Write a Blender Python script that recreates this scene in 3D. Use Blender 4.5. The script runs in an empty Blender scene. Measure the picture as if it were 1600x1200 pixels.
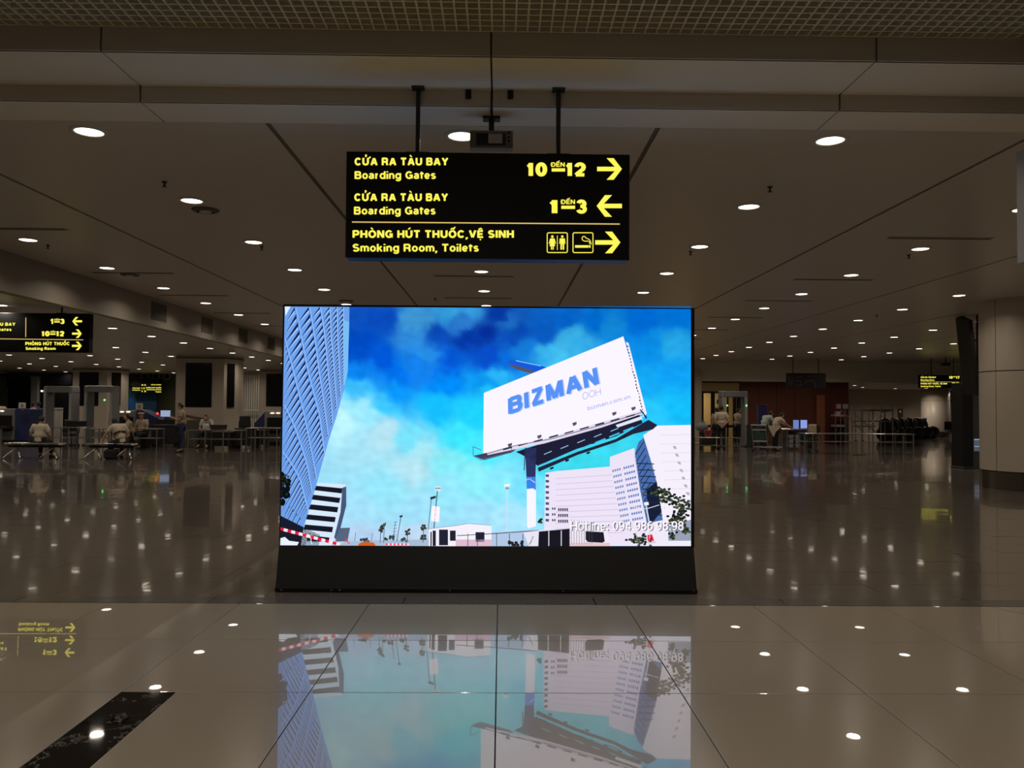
import bpy, bmesh, math, random
from mathutils import Vector, Matrix
random.seed(7)
SC = bpy.context.scene
COL = SC.collection
F, EYE = 1290.0, 1.62
# ------------------------------------------------------------------ camera, world, exposure
cam_d = bpy.data.cameras.new('camera'); cam = bpy.data.objects.new('camera', cam_d); COL.objects.link(cam)
cam_d.sensor_fit = 'HORIZONTAL'; cam_d.sensor_width = 36.0; cam_d.lens = F / 1600.0 * 36.0
cam_d.clip_start = 0.05; cam_d.clip_end = 300
CAMM = (Matrix.Rotation(-math.atan(17.0 / F), 3, 'Z') @ Matrix.Rotation(math.pi / 2 + math.atan(38.0 / F), 3, 'X')
        @ Matrix.Rotation(0.0075, 3, 'Z'))
cam.matrix_world = Matrix.Translation((0, 0, EYE)) @ CAMM.to_4x4()
SC.camera = cam
world = bpy.data.worlds.new('world'); SC.world = world; world.use_nodes = True
world.node_tree.nodes['Background'].inputs[0].default_value = (1.0, 0.86, 0.68, 1)
world.node_tree.nodes['Background'].inputs[1].default_value = 0.022
SC.view_settings.view_transform = 'Standard'; SC.view_settings.look = 'None'
SC.view_settings.exposure = 0.0; SC.view_settings.gamma = 1.0; SC.view_settings.use_curve_mapping = False
LAMP_STRENGTH = 6.0      # lit lens of a downlight
LAMP_WATTS = 9.6       # its beam
SCREEN_STRENGTH = 1.02

# ------------------------------------------------------------------ helpers
def ray(px, py):
    return CAMM @ Vector(((px - 800) / F, -(py - 600) / F, -1.0))
def at(px, py, Y):                     # the point seen at a pixel on the upright plane at distance Y
    d = ray(px, py); s = Y / d.y
    return Vector((d.x * s, Y, EYE + d.z * s))
def flat(px, py, z=0.0):               # the point seen at a pixel on a level plane
    d = ray(px, py); s = (z - EYE) / d.z
    return Vector((d.x * s, d.y * s, z))
def xat(px, Y, py=640): return at(px, py, Y).x
def zat(px, py, Y): return at(px, py, Y).z
def lin(c):
    return tuple(((v / 255.0) / 12.92 if v / 255.0 <= 0.04045 else ((v / 255.0 + 0.055) / 1.055) ** 2.4) for v in c) + (1.0,)

MATS = {}
def mat(name, rgb=(0.5, 0.5, 0.5), rough=0.5, metal=0.0, emit=None, strength=1.0, bump=0.0, scale=40.0, vary=0.0, ior=None, coat=0.0, spec=None):
    """procedural surface: base colour with noise variation and fine relief"""
    if name in MATS: return MATS[name]
    m = bpy.data.materials.new(name); m.use_nodes = True; MATS[name] = m
    nt = m.node_tree; b = nt.nodes['Principled BSDF']
    b.inputs['Base Color'].default_value = (*rgb, 1); b.inputs['Roughness'].default_value = rough
    b.inputs['Metallic'].default_value = metal
    if ior: b.inputs['IOR'].default_value = ior
    if spec is not None: b.inputs['Specular IOR Level'].default_value = spec
    b.inputs['Coat Weight'].default_value = coat
    if emit:
        b.inputs['Emission Color'].default_value = (*emit, 1); b.inputs['Emission Strength'].default_value = strength
        m.cycles.emission_sampling = 'AUTO'
    if vary or bump:
        tc = nt.nodes.new('ShaderNodeTexCoord'); n = nt.nodes.new('ShaderNodeTexNoise')
        n.inputs['Scale'].default_value = scale; n.inputs['Detail'].default_value = 4
        nt.links.new(tc.outputs['Object'], n.inputs['Vector'])
        if vary:
            r = nt.nodes.new('ShaderNodeMapRange'); r.inputs[3].default_value = 1 - vary; r.inputs[4].default_value = 1 + vary
            nt.links.new(n.outputs[0], r.inputs[0])
            mx = nt.nodes.new('ShaderNodeVectorMath'); mx.operation = 'SCALE'; mx.inputs[0].default_value = rgb
            nt.links.new(r.outputs[0], mx.inputs['Scale']); nt.links.new(mx.outputs[0], b.inputs['Base Color'])
        if bump:
            bp = nt.nodes.new('ShaderNodeBump'); bp.inputs['Strength'].default_value = bump; bp.inputs['Distance'].default_value = 0.002
            nt.links.new(n.outputs[0], bp.inputs['Height']); nt.links.new(bp.outputs[0], b.inputs['Normal'])
    return m

def glow(name, rgb, strength=1.0):
    """a lit surface: plain emission"""
    if name in MATS: return MATS[name]
    m = bpy.data.materials.new(name); m.use_nodes = True; MATS[name] = m
    nt = m.node_tree; nt.nodes.clear()
    e = nt.nodes.new('ShaderNodeEmission'); o = nt.nodes.new('ShaderNodeOutputMaterial')
    e.inputs[0].default_value = (*rgb[:3], 1); e.inputs[1].default_value = strength
    nt.links.new(e.outputs[0], o.inputs[0])
    return m

class MB:
    def __init__(s): s.v = []; s.f = []; s.m = []; s.sm = []
    def add(s, vs, fs, mi=0, smooth=False):
        k = len(s.v); s.v += [tuple(v) for v in vs]; s.f += [tuple(i + k for i in f) for f in fs]
        s.m += [mi] * len(fs); s.sm += [smooth] * len(fs); return s
    def box(s, x0, x1, y0, y1, z0, z1, mi=0, M=None, bev=0.0):
        if x0 > x1: x0, x1 = x1, x0
        if y0 > y1: y0, y1 = y1, y0
        if z0 > z1: z0, z1 = z1, z0
        if bev > 0:
            bev = min(bev, (x1 - x0) / 2.2, (y1 - y0) / 2.2, (z1 - z0) / 2.2)
            vs = []; ids = {}
            for cx in (0, 1):
                for cy in (0, 1):
                    for cz in (0, 1):
                        X, Y, Z = (x0, x1)[cx], (y0, y1)[cy], (z0, z1)[cz]
                        sx, sy, sz = (1, -1)[cx], (1, -1)[cy], (1, -1)[cz]
                        ids[cx, cy, cz] = len(vs)
                        vs += [(X, Y + sy * bev, Z + sz * bev), (X + sx * bev, Y, Z + sz * bev), (X + sx * bev, Y + sy * bev, Z)]
            g = lambda a, b, c, k: ids[a, b, c] + k
            fs = []
            for a in (0, 1):
                q = [g(a, 0, 0, 0), g(a, 1, 0, 0), g(a, 1, 1, 0), g(a, 0, 1, 0)]; fs.append(q if a else q[::-1])
                q = [g(0, a, 0, 1), g(1, a, 0, 1), g(1, a, 1, 1), g(0, a, 1, 1)]; fs.append(q[::-1] if a else q)
                q = [g(0, 0, a, 2), g(1, 0, a, 2), g(1, 1, a, 2), g(0, 1, a, 2)]; fs.append(q if a else q[::-1])
            for a in (0, 1):
                for b in (0, 1):
                    fs.append([g(a, b, 0, 0), g(a, b, 1, 0), g(a, b, 1, 1), g(a, b, 0, 1)])
                    fs.append([g(a, 0, b, 0), g(a, 1, b, 0), g(a, 1, b, 2), g(a, 0, b, 2)])
                    fs.append([g(0, a, b, 1), g(1, a, b, 1), g(1, a, b, 2), g(0, a, b, 2)])
            for a in (0, 1):
                for b in (0, 1):
                    for c in (0, 1): fs.append([ids[a, b, c], ids[a, b, c] + 1, ids[a, b, c] + 2])
        else:
            vs = [(x, y, z) for x in (x0, x1) for y in (y0, y1) for z in (z0, z1)]
            fs = [(0, 1, 3, 2), (4, 6, 7, 5), (0, 4, 5, 1), (2, 3, 7, 6), (0, 2, 6, 4), (1, 5, 7, 3)]
        if M is not None: vs = [M @ Vector(v) for v in vs]
        return s.add(vs, fs, mi)
    def tube(s, a, b, r, r2=None, n=10, mi=0, cap=True):
        a, b = Vector(a), Vector(b); r2 = r if r2 is None else r2
        d = (b - a).normalized(); u = d.orthogonal().normalized(); w = d.cross(u)
        vs = []
        for p, q in ((a, r), (b, r2)):
            for i in range(n):
                t = 2 * math.pi * i / n; vs.append(p + (u * math.cos(t) + w * math.sin(t)) * q)
        fs = [(i, (i + 1) % n, n + (i + 1) % n, n + i) for i in range(n)]
        s.add(vs, fs, mi, True)
        if cap: s.add(vs, [tuple(range(n))[::-1], tuple(range(n, 2 * n))], mi)
        return s
    def path(s, pts, r, n=8, mi=0):
        for p, q in zip(pts[:-1], pts[1:]): s.tube(p, q, r, n=n, mi=mi)
        return s
    def lathe(s, prof, c=(0, 0, 0), n=24, mi=0, a0=0, a1=2 * math.pi, smooth=True, M=None):
        full = abs(a1 - a0 - 2 * math.pi) < 1e-6; m = n if full else n + 1
        vs = []
        for r, z in prof:
            for i in range(m):
                t = a0 + (a1 - a0) * i / n
                v = Vector((r * math.cos(t), r * math.sin(t), z))
                if M is not None: v = M @ v
                vs.append(v + Vector(c))
        fs = []
        for k in range(len(prof) - 1):
            for i in range(n):
                j = (i + 1) % m if full else i + 1
                fs.append((k * m + i, k * m + j, (k + 1) * m + j, (k + 1) * m + i))
        return s.add(vs, fs, mi, smooth)
    def ball(s, c, rx, ry=None, rz=None, n=12, mi=0, M=None):
        ry = rx if ry is None else ry; rz = rx if rz is None else rz
        vs = []; h = n // 2 + 1
        for k in range(h + 1):
            ph = math.pi * k / h
            for i in range(n):
                t = 2 * math.pi * i / n
                v = Vector((rx * math.sin(ph) * math.cos(t), ry * math.sin(ph) * math.sin(t), rz * math.cos(ph)))
                if M is not None: v = M @ v
                vs.append(v + Vector(c))
        fs = [(k * n + i, (k + 1) * n + i, (k + 1) * n + (i + 1) % n, k * n + (i + 1) % n) for k in range(h) for i in range(n)]
        return s.add(vs, fs, mi, True)
    def prism(s, pts, off, mi=0):       # polygon in 3D swept along a vector
        n = len(pts); off = Vector(off); pts = [Vector(p) for p in pts]
        vs = pts + [p + off for p in pts]
        fs = [tuple(range(n)), tuple(range(n, 2 * n))[::-1]] + [(i, n + i, n + (i + 1) % n, (i + 1) % n) for i in range(n)]
        return s.add(vs, fs, mi)
    def mesh(s, name, mats):
        me = bpy.data.meshes.new(name); me.from_pydata(s.v, [], s.f)
        for m in (mats if isinstance(mats, (list, tuple)) else [mats]): me.materials.append(m)
        me.polygons.foreach_set('material_index', s.m); me.polygons.foreach_set('use_smooth', s.sm)
        me.validate(); me.update()
        if len(me.polygons) < 60000:
            bm = bmesh.new(); bm.from_mesh(me); bmesh.ops.recalc_face_normals(bm, faces=bm.faces); bm.to_mesh(me); bm.free()
        return me
    def build(s, name, mats, parent=None, **kw):
        return link(name, s.mesh(name, mats), parent, **kw)

def link(name, me, parent=None, loc=None, rz=0.0, label=None, cat=None, group=None, kind=None):
    o = bpy.data.objects.new(name, me); COL.objects.link(o)
    if parent: o.parent = parent
    if loc is not None: o.location = loc
    if rz: o.rotation_euler = (0, 0, rz)
    return tag(o, label, cat, group, kind)
def tag(o, label=None, cat=None, group=None, kind=None):
    if label: o['label'] = label
    if cat: o['category'] = cat
    if group: o['group'] = group
    if kind: o['kind'] = kind
    return o
def thing(name, label, cat, loc=(0, 0, 0), rz=0.0, group=None, kind=None):
    return link(name, None, None, loc, rz, label, cat, group, kind)
def copy_thing(r, loc, rz, label):
    c = r.copy(); COL.objects.link(c); c.location = loc; c.rotation_euler = (0, 0, rz); c['label'] = label
    for ch in list(r.children):
        d = ch.copy(); COL.objects.link(d); d.parent = c
        for g in list(ch.children):
            e = g.copy(); COL.objects.link(e); e.parent = d
    return c

# lettering: letters drawn as strokes of even weight
def _el(cx, cy, rx, ry, a0, a1, n=14):
    return [(cx + rx * math.cos(math.radians(a0 + (a1 - a0) * k / n)), cy + ry * math.sin(math.radians(a0 + (a1 - a0) * k / n))) for k in range(n + 1)]
def _bowl(x0, x1, y0, y1):                       # a D-shaped bowl open to the left
    r = (y1 - y0) / 2; m = x1 - min(r * .95, (x1 - x0) * .8)
    return [(x0, y1), (m, y1)] + _el(m, (y0 + y1) / 2, x1 - m, r, 90, -90, 10)[1:-1] + [(m, y0), (x0, y0)]
_O = [_el(.5, .5, .5, .5, 0, 360, 28)]
_S = [_el(.5, .76, .46, .24, 25, 180, 10)[:-1] + _el(.5, .76, .46, .24, 180, 262, 6) + _el(.5, .25, .5, .25, 82, 0, 6)[1:] + _el(.5, .25, .5, .25, 0, -155, 10)[1:]]
GLY = {  # width, (bottom, top), strokes in a unit box
 'A': (.86, (0, 1), [[(0, -.10), (.46, 1.05)], [(1, -.10), (.54, 1.05)], [(.2, .27), (.8, .27)]]),
 'B': (.76, (0, 1), [[(0, -.1), (0, 1.1)], _bowl(0, .94, .54, 1), _bowl(0, 1, 0, .54)]),
 'C': (.82, (0, 1), [_el(.5, .5, .5, .5, 38, 322, 22)]),
 'D': (.80, (0, 1), [[(0, -.1), (0, 1.1)], _bowl(0, 1, 0, 1)]),
 'E': (.68, (0, 1), [[(0, -.1), (0, 1.1)], [(0, 1), (1.1, 1)], [(0, .5), (1, .5)], [(0, 0), (1.15, 0)]]),
 'G': (.84, (0, 1), [_el(.5, .5, .5, .5, 40, 318, 22) + [(.98, .12), (.98, .46), (.55, .46)]]),
 'H': (.78, (0, 1), [[(0, -.1), (0, 1.1)], [(1, -.1), (1, 1.1)], [(0, .5), (1, .5)]]),
 'I': (.20, (0, 1), [[(.5, -.1), (.5, 1.1)]]),
 'M': (.92, (0, 1), [[(0, -.1), (0, 1.1)], [(1, -.1), (1, 1.1)], [(.02, 1.08), (.5, -.06)], [(.98, 1.08), (.5, -.06)]]),
 'N': (.78, (0, 1), [[(0, -.1), (0, 1.1)], [(1, -.1), (1, 1.1)], [(.02, 1.08), (.98, -.08)]]),
 'O': (.86, (0, 1), _O),
 'P': (.74, (0, 1), [[(0, -.1), (0, 1.1)], _bowl(0, 1, .42, 1)]),
 'R': (.78, (0, 1), [[(0, -.1), (0, 1.1)], _bowl(0, .95, .46, 1), [(.5, .46), (.84, .4), (.92, .2), (.98, -.1)]]),
 'S': (.74, (0, 1), _S),
 'T': (.74, (0, 1), [[(-.12, 1), (1.12, 1)], [(.5, 1), (.5, -.1)]]),
 'U': (.78, (0, 1), [[(0, 1.1), (0, .34)] + _el(.5, .34, .5, .34, 180, 360, 14)[1:-1] + [(1, .34), (1, 1.1)]]),
 'V': (.82, (0, 1), [[(0, 1.10), (.46, -.05)], [(1, 1.10), (.54, -.05)]]),
 'Y': (.82, (0, 1), [[(0, 1.10), (.5, .46)], [(1, 1.10), (.5, .46)], [(.5, .5), (.5, -.1)]]),
 'Z': (.72, (0, 1), [[(-.06, 1), (1.06, 1)], [(-.06, 0), (1.1, 0)], [(.96, 1), (.04, 0)]]),
 '0': (.62, (0, 1), _O),
 '1': (.42, (0, 1), [[(.85, 1.1), (.85, -.1)], [(-.05, .74), (.45, .80), (.85, 1.0)]]),
 '2': (.62, (0, 1), [_el(.5, .70, .5, .30, 172, 0, 12) + [(.90, .52), (.1, .10), (.02, 0)], [(-.1, 0), (1.1, 0)]]),
 '3': (.62, (0, 1), [_el(.48, .76, .46, .24, 165, -75, 14), _el(.5, .27, .5, .27, 80, -165, 14), [(.34, .53), (.6, .53)]]),
 '4': (.66, (0, 1), [[(.72, -.1), (.72, 1.1)], [(.68, 1.02), (-.02, .26)], [(-.05, .24), (1.12, .24)]]),
 '6': (.62, (0, 1), [_el(.5, .31, .5, .31, 0, 360, 22), _el(.55, .5, .55, .5, 62, 190, 12)]),
 '7': (.60, (0, 1), [[(-.1, 1), (1.05, 1)], [(.98, .98), (.55, .5), (.38, -.1)]]),
 '8': (.62, (0, 1), [_el(.5, .77, .44, .23, 0, 360, 20), _el(.5, .27, .5, .27, 0, 360, 20)]),
 '9': (.62, (0, 1), [_el(.5, .69, .5, .31, 0, 360, 22), _el(.45, .5, .55, .5, -118, 10, 12)]),
 'a': (.60, (0, .76), [_el(.48, .74, .46, .27, 160, 0, 10) + [(.94, .3), (1.0, -.05)], _el(.44, .27, .44, .27, 350, 90, 12) + [(.94, .58)], [(.88, .26), (.94, .4)]]),
 'b': (.66, (0, 1.0), [[(0, -.1), (0, 1.1)], _el(.5, .36, .5, .36, 0, 360, 20)]),
 'c': (.60, (0, .76), [_el(.5, .5, .5, .5, 42, 318, 16)]),
 'd': (.66, (0, 1.0), [[(1, -.1), (1, 1.1)], _el(.5, .36, .5, .36, 0, 360, 20)]),
 'e': (.62, (0, .76), [_el(.5, .5, .5, .5, 0, 322, 20), [(.02, .48), (1.02, .48)]]),
 'g': (.66, (-.28, .76), [[(1, 1.1), (1, .22)] + _el(.5, .22, .5, .22, 0, -160, 10)[1:], _el(.5, .66, .5, .34, 0, 360, 20)]),
 'i': (.19, (0, 1.0), [[(.5, -.1), (.5, .70)], [(.5, .92), (.5, 1.1)]]),
 'k': (.62, (0, 1.0), [[(0, -.1), (0, 1.1)], [(.95, .74), (.05, .26)], [(.4, .42), (1.0, -.1)]]),
 'l': (.19, (0, 1.0), [[(.5, -.1), (.5, 1.1)]]),
 'm': (.92, (0, .76), [[(0, -.1), (0, 1.1)], _el(.25, .66, .25, .34, 180, 0, 10) + [(.5, -.1)], _el(.75, .66, .25, .34, 180, 0, 10) + [(1, -.1)]]),
 'n': (.60, (0, .76), [[(0, -.1), (0, 1.1)], _el(.5, .62, .5, .38, 180, 0, 12) + [(1, -.1)]]),
 'o': (.64, (0, .76), _O),
 'r': (.42, (0, .76), [[(.08, -.1), (.08, 1.1)], _el(.95, .4, .85, .60, 170, 95, 8)]),
 's': (.56, (0, .76), _S),
 't': (.40, (0, .94), [[(.4, 1.1), (.4, .2)] + _el(.8, .17, .4, .17, 180, 270, 6), [(-.45, .80), (1.5, .80)]]),
 'v': (.62, (0, .76), [[(0, 1.10), (.46, -.05)], [(1, 1.10), (.54, -.05)]]),
 'z': (.54, (0, .76), [[(-.06, 1), (1.06, 1)], [(-.06, 0), (1.1, 0)], [(.96, 1), (.04, 0)]]),
 '.': (.20, (0, .20), [[(.5, -9), (.5, 9)]]), ',': (.20, (-.14, .2), [[(.7, 1.2), (.7, .5), (.3, -.3)]]),
 ':': (.20, (0, .72), [[(.5, -.2), (.5, .16)], [(.5, .84), (.5, 1.2)]]),
}
def _stroke(pts, t):
    L = []; R_ = []; n = len(pts); out = []
    pts = [Vector((p[0], p[1])) for p in pts]
    closed = n > 3 and (pts[0] - pts[-1]).length < 1e-5
    for k in range(n):
        if closed: a, b = pts[k - 1] if k else pts[-2], pts[k + 1] if k < n - 1 else pts[1]
        else: a, b = pts[max(k - 1, 0)], pts[min(k + 1, n - 1)]
        d1 = (pts[k] - a); d2 = (b - pts[k])
        if d1.length < 1e-6: d1 = d2
        if d2.length < 1e-6: d2 = d1
        d1 = d1.normalized(); d2 = d2.normalized(); n1 = Vector((-d1.y, d1.x)); n2 = Vector((-d2.y, d2.x))
        m = n1 + n2; m = m.normalized() if m.length > 1e-4 else n1
        h = t / 2 / max(.6, m.dot(n1)); L.append(pts[k] + m * h); R_.append(pts[k] - m * h)
    return [[L[k], L[k + 1], R_[k + 1], R_[k]] for k in range(n - 1)]
MARK = {'Ử': 'U', 'À': 'A', 'Đ': 'D', 'Ế': 'E', 'Ò': 'O', 'Ú': 'U', 'Ố': 'O', 'Ệ': 'E'}
def letters(body, t=.2, space=1.0):
    x = 0.0; Q = []
    for ch in body:
        if ch == ' ': x += .38 * space; continue
        base = MARK.get(ch, ch); w, (y0, y1), st = GLY[base]
        tt = t * (.92 if base.islower() else 1.0)
        iw, ih = max(w - tt, .001), (y1 - y0) - tt
        w_ = w
        if w < .25: iw = 0.0; w_ = max(w, tt)
        mp = lambda p: (x + tt / 2 + (iw * p[0] if iw else (w_ - tt) / 2), y0 + tt / 2 + ih * p[1])
        lo, hi = y0, y1
        for s_ in st:
            for q in _stroke([mp(p) for p in s_], tt):
                Q.append([(v[0], min(max(v[1], lo), hi)) for v in q])
        c = x + w / 2; th = t * .62
        def mk(pts):
            for q in _stroke(pts, th): Q.append([tuple(v) for v in q])
        if ch in 'ÀÒ': mk([(c - .15, 1.30), (c + .08, 1.08)])
        if ch == 'Ú': mk([(c + .15, 1.30), (c - .08, 1.08)])
        if ch in 'ẾỐỆ': mk([(c - .2, 1.07), (c, 1.22), (c + .2, 1.07)])
        if ch in 'ẾỐ': mk([(c + .30, 1.40), (c + .14, 1.22)])
        if ch == 'Ệ': mk([(c, -.12), (c, -.28)])
        if ch == ',': mk([(c + .03, .05), (c - .06, -.2)])
        if ch == 'Đ': mk([(x - .12, .5), (x + .34, .5)])
        if ch == 'Ử':
            mk([(x + w - tt * .3, .92), (x + w + .12, .98), (x + w + .14, 1.14)])
            mk([(c - .06, 1.30), (c + .06, 1.32), (c + .09, 1.22), (c, 1.15), (c, 1.06)])
            x += .08
        x += w_ + .095 * space
    return Q
def text_px(mb, body, x0, x1, y0, y1, P, bold=.2, mi=0, space=1.0, quad=None):
    """letters fill the pixel box x0..x1, y0(top of capitals)..y1(baseline); P turns a pixel into a point"""
    Q = letters(body, bold, space)
    ax, bx = min(v[0] for q in Q for v in q), max(v[0] for q in Q for v in q)
    for q in Q:
        out = []
        for v in q:
            u = (v[0] - ax) / (bx - ax); w = v[1]
            if quad:
                bl, br, tr, tl = quad
                X = (1 - u) * ((1 - w) * bl[0] + w * tl[0]) + u * ((1 - w) * br[0] + w * tr[0])
                Y = (1 - u) * ((1 - w) * bl[1] + w * tl[1]) + u * ((1 - w) * br[1] + w * tr[1])
            else: X = x0 + (x1 - x0) * u; Y = y1 + (y0 - y1) * w
            out.append(P(X, Y))
        mb.add(out, [(0, 1, 2, 3)], mi)
    return mb

# ------------------------------------------------------------------ materials
M_ceil = mat('painted_ceiling', (0.56, 0.50, 0.42), 0.33, bump=0.05, scale=3, vary=0.03)
M_soffit = mat('soffit_paint', (0.80, 0.72, 0.58), 0.5, vary=0.02, scale=2)
M_groove = mat('groove_brown', (0.15, 0.13, 0.105), 0.8)  # flat dark brown for groove backing, louvres and joint rings
M_grid = mat('open_cell_metal', (0.66, 0.58, 0.43), 0.5)
M_plenum = mat('plenum_black', (0.07, 0.06, 0.045), 0.9)
M_lamp = glow('lamp_lens', (1.0, 0.87, 0.70), LAMP_STRENGTH)
M_ring = mat('lamp_ring', (0.6, 0.57, 0.5), 0.4)
M_dark = mat('dark_metal', (0.02, 0.02, 0.022), 0.4)
M_black = mat('matt_black', (0.008, 0.008, 0.009), 0.55, spec=0.3)
M_kiosk = mat('kiosk_charcoal', (0.009, 0.009, 0.0105), 0.45, bump=0.05, scale=200)
M_yel = glow('sign_yellow', (1.0, 0.90, 0.10), 1.05)
M_line = glow('sign_line', (0.90, 0.66, 0.18), 0.8)
M_chrome = mat('brushed_steel', (0.62, 0.60, 0.56), 0.25, 1.0)
M_steel = mat('dull_steel', (0.32, 0.31, 0.29), 0.42, 0.8)
M_clad = mat('column_cladding', (0.50, 0.44, 0.36), 0.42, vary=0.02, scale=2)
M_wall = mat('beige_wall', (0.46, 0.39, 0.31), 0.6, vary=0.03, scale=1)
M_grey = mat('machine_grey', (0.22, 0.22, 0.23), 0.5)
M_greyl = mat('machine_pale_grey', (0.38, 0.38, 0.37), 0.5)
M_blue = mat('machine_blue', (0.022, 0.035, 0.12), 0.5)
M_red = mat('oxblood_wall', (0.19, 0.055, 0.032), 0.55, vary=0.05, scale=2)
M_orange = mat('terracotta', (0.42, 0.14, 0.07), 0.55)
M_white = mat('white_plastic', (0.62, 0.6, 0.56), 0.5)
M_shirt = mat('pale_shirt_cloth', (0.62, 0.54, 0.43), 0.85, bump=0.2, scale=30)
M_tan = mat('tan_uniform_cloth', (0.42, 0.34, 0.23), 0.85, bump=0.2, scale=30)
M_teal = mat('pale_green_cloth', (0.40, 0.50, 0.45), 0.85)
M_trou = mat('black_trouser_cloth', (0.014, 0.014, 0.018), 0.9)
M_navy = mat('navy_cloth', (0.03, 0.03, 0.10), 0.9)
M_skin = mat('skin', (0.50, 0.29, 0.19), 0.55)
M_hair = mat('black_hair', (0.008, 0.007, 0.007), 0.5)
M_mask = mat('face_mask', (0.5, 0.55, 0.56), 0.8)
M_rubber = mat('rubber', (0.012, 0.012, 0.012), 0.8)
M_panel = mat('black_glass_panel', (0.006, 0.006, 0.008), 0.12)
M_vinyl = mat('black_vinyl', (0.022, 0.020, 0.019), 0.3)
M_wood = mat('dark_wood_board', (0.10, 0.05, 0.03), 0.5, vary=0.2, scale=8)
M_bluewall = mat('blue_shop_wall', (0.01, 0.07, 0.14), 0.5)
M_green = mat('olive_wall', (0.10, 0.11, 0.06), 0.6)
M_redcloth = mat('red_plastic', (0.30, 0.03, 0.03), 0.5)

def tile_material(name, rgb, rough, ior, speck=0.0, vein=False, big=0.0, rvar=0.0, coat=0.0, crough=0.01, cior=1.5):
    m = bpy.data.materials.new(name); m.use_nodes = True; nt = m.node_tree; b = nt.nodes['Principled BSDF']; L = nt.links.new
    g = nt.nodes.new('ShaderNodeNewGeometry'); n = nt.nodes.new('ShaderNodeTexNoise')
    n.inputs['Scale'].default_value = 60 if not vein else 2.2; n.inputs['Detail'].default_value = 8; n.inputs['Roughness'].default_value = 0.7
    L(g.outputs['Position'], n.inputs['Vector'])
    cr = nt.nodes.new('ShaderNodeValToRGB')
    if vein:
        cr.color_ramp.elements[0].position = 0.493; cr.color_ramp.elements[0].color = (*rgb, 1)
        e = cr.color_ramp.elements.new(0.5); e.color = (0.35, 0.33, 0.3, 1)
        cr.color_ramp.elements[2].position = 0.507; cr.color_ramp.elements[2].color = (*rgb, 1)
    else:
        cr.color_ramp.elements[0].position = 0.3; cr.color_ramp.elements[0].color = tuple(c * (1 - speck) for c in rgb) + (1,)
        cr.color_ramp.elements[1].position = 0.7; cr.color_ramp.elements[1].color = tuple(c * (1 + speck) for c in rgb) + (1,)
    L(n.outputs[0], cr.inputs[0]); L(cr.outputs[0], b.inputs['Base Color'])
    b.inputs['Roughness'].default_value = rough; b.inputs['IOR'].default_value = ior
    b.inputs['Coat Weight'].default_value = coat; b.inputs['Coat Roughness'].default_value = crough; b.inputs['Coat IOR'].default_value = cior
    if rvar:
        n3 = nt.nodes.new('ShaderNodeTexNoise'); n3.inputs['Scale'].default_value = 1.3; L(g.outputs['Position'], n3.inputs['Vector'])
        mr = nt.nodes.new('ShaderNodeMapRange'); mr.inputs[1].default_value = 0.3; mr.inputs[2].default_value = 0.7
        mr.inputs[3].default_value = rough; mr.inputs[4].default_value = rough + rvar
        L(n3.outputs[0], mr.inputs[0]); L(mr.outputs[0], b.inputs['Roughness'])
    if big:
        n2 = nt.nodes.new('ShaderNodeTexNoise'); n2.inputs['Scale'].default_value = 2.4; n2.inputs['Detail'].default_value = 1
        L(g.outputs['Position'], n2.inputs['Vector'])
        bp = nt.nodes.new('ShaderNodeBump'); bp.inputs['Strength'].default_value = 1.0; bp.inputs['Distance'].default_value = big
        L(n2.outputs[0], bp.inputs['Height']); L(bp.outputs[0], b.inputs['Normal']); L(bp.outputs[0], b.inputs['Coat Normal'])
    return m
M_tile = tile_material('polished_beige_tile', (0.44, 0.375, 0.29), 0.20, 1.3, 0.03, coat=1.0, crough=.010, cior=1.58)
M_rear = tile_material('grey_brown_granite', (0.150, 0.128, 0.106), 0.14, 1.45, 0.22, big=0.0010, coat=.55, crough=.032, cior=1.5)
M_band = tile_material('flamed_granite_band', (0.11, 0.10, 0.09), 0.16, 1.45, 0.6)
M_marble = tile_material('black_marble', (0.006, 0.006, 0.006), 0.03, 1.5, vein=True)
M_grout = mat('dark_grout', (0.03, 0.026, 0.022), 0.7)

# ------------------------------------------------------------------ floor
floor = MB().box(-34, 36, -9, 62, -0.12, -0.02).build('floor', M_grout, label='hall floor of polished tiles', kind='structure')
T = 1.06
YF = 6.87
def tile_mesh(w, d):
    return MB().box(-w / 2 + .0032, w / 2 - .0032, -d / 2 + .0032, d / 2 - .0032, -0.02, 0.0, bev=0.0012).mesh('tile', M_tile)
full_tile = tile_mesh(T, T); cut_tile = tile_mesh(0.755, T)
for r in range(8):
    for c in range(-6, 6):
        cx, cy = (c + .5) * T - 0.015, YF - (r + .5) * T
        if c == -2 and r >= 2:
            link('tile', cut_tile, floor, (cx + (T - .755) / 2, cy, 0))
        else:
            link('tile', full_tile, floor, (cx, cy, 0))
stripm = MB().box(-.1505, .1505, -T / 2 + .001, T / 2 - .001, -0.02, 0.0005).mesh('marble_strip', M_marble)
for r in range(2, 8): link('marble_strip', stripm, floor, (-2 * T - 0.015 + .1525, YF - (r + .5) * T, 0))
tl = MB()
ty = 0.6
x = -26.0
while x < 33:
    y = 7.10
    while y < 58:
        s1, s2 = random.gauss(0, 0.0007), random.gauss(0, 0.0012)
        vs = [(x + a * (ty - .002), y + b * (ty - .002), s1 * (a - .5) * ty + s2 * (b - .5) * ty) for a, b in ((0, 0), (1, 0), (1, 1), (0, 1))]
        tl.add(vs, [(0, 1, 2, 3)]); y += ty
    x += ty
tl.build('granite_tiling', M_rear, floor, kind='stuff')
nb = MB().box(-.795, .795, 6.873, 6.98, -0.02, 0.002, bev=.001).mesh('threshold_slab', M_band)
nb2 = MB().box(-.795, .795, 6.984, 7.095, -0.02, 0.001, bev=.001).mesh('threshold_slab', M_band)
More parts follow.
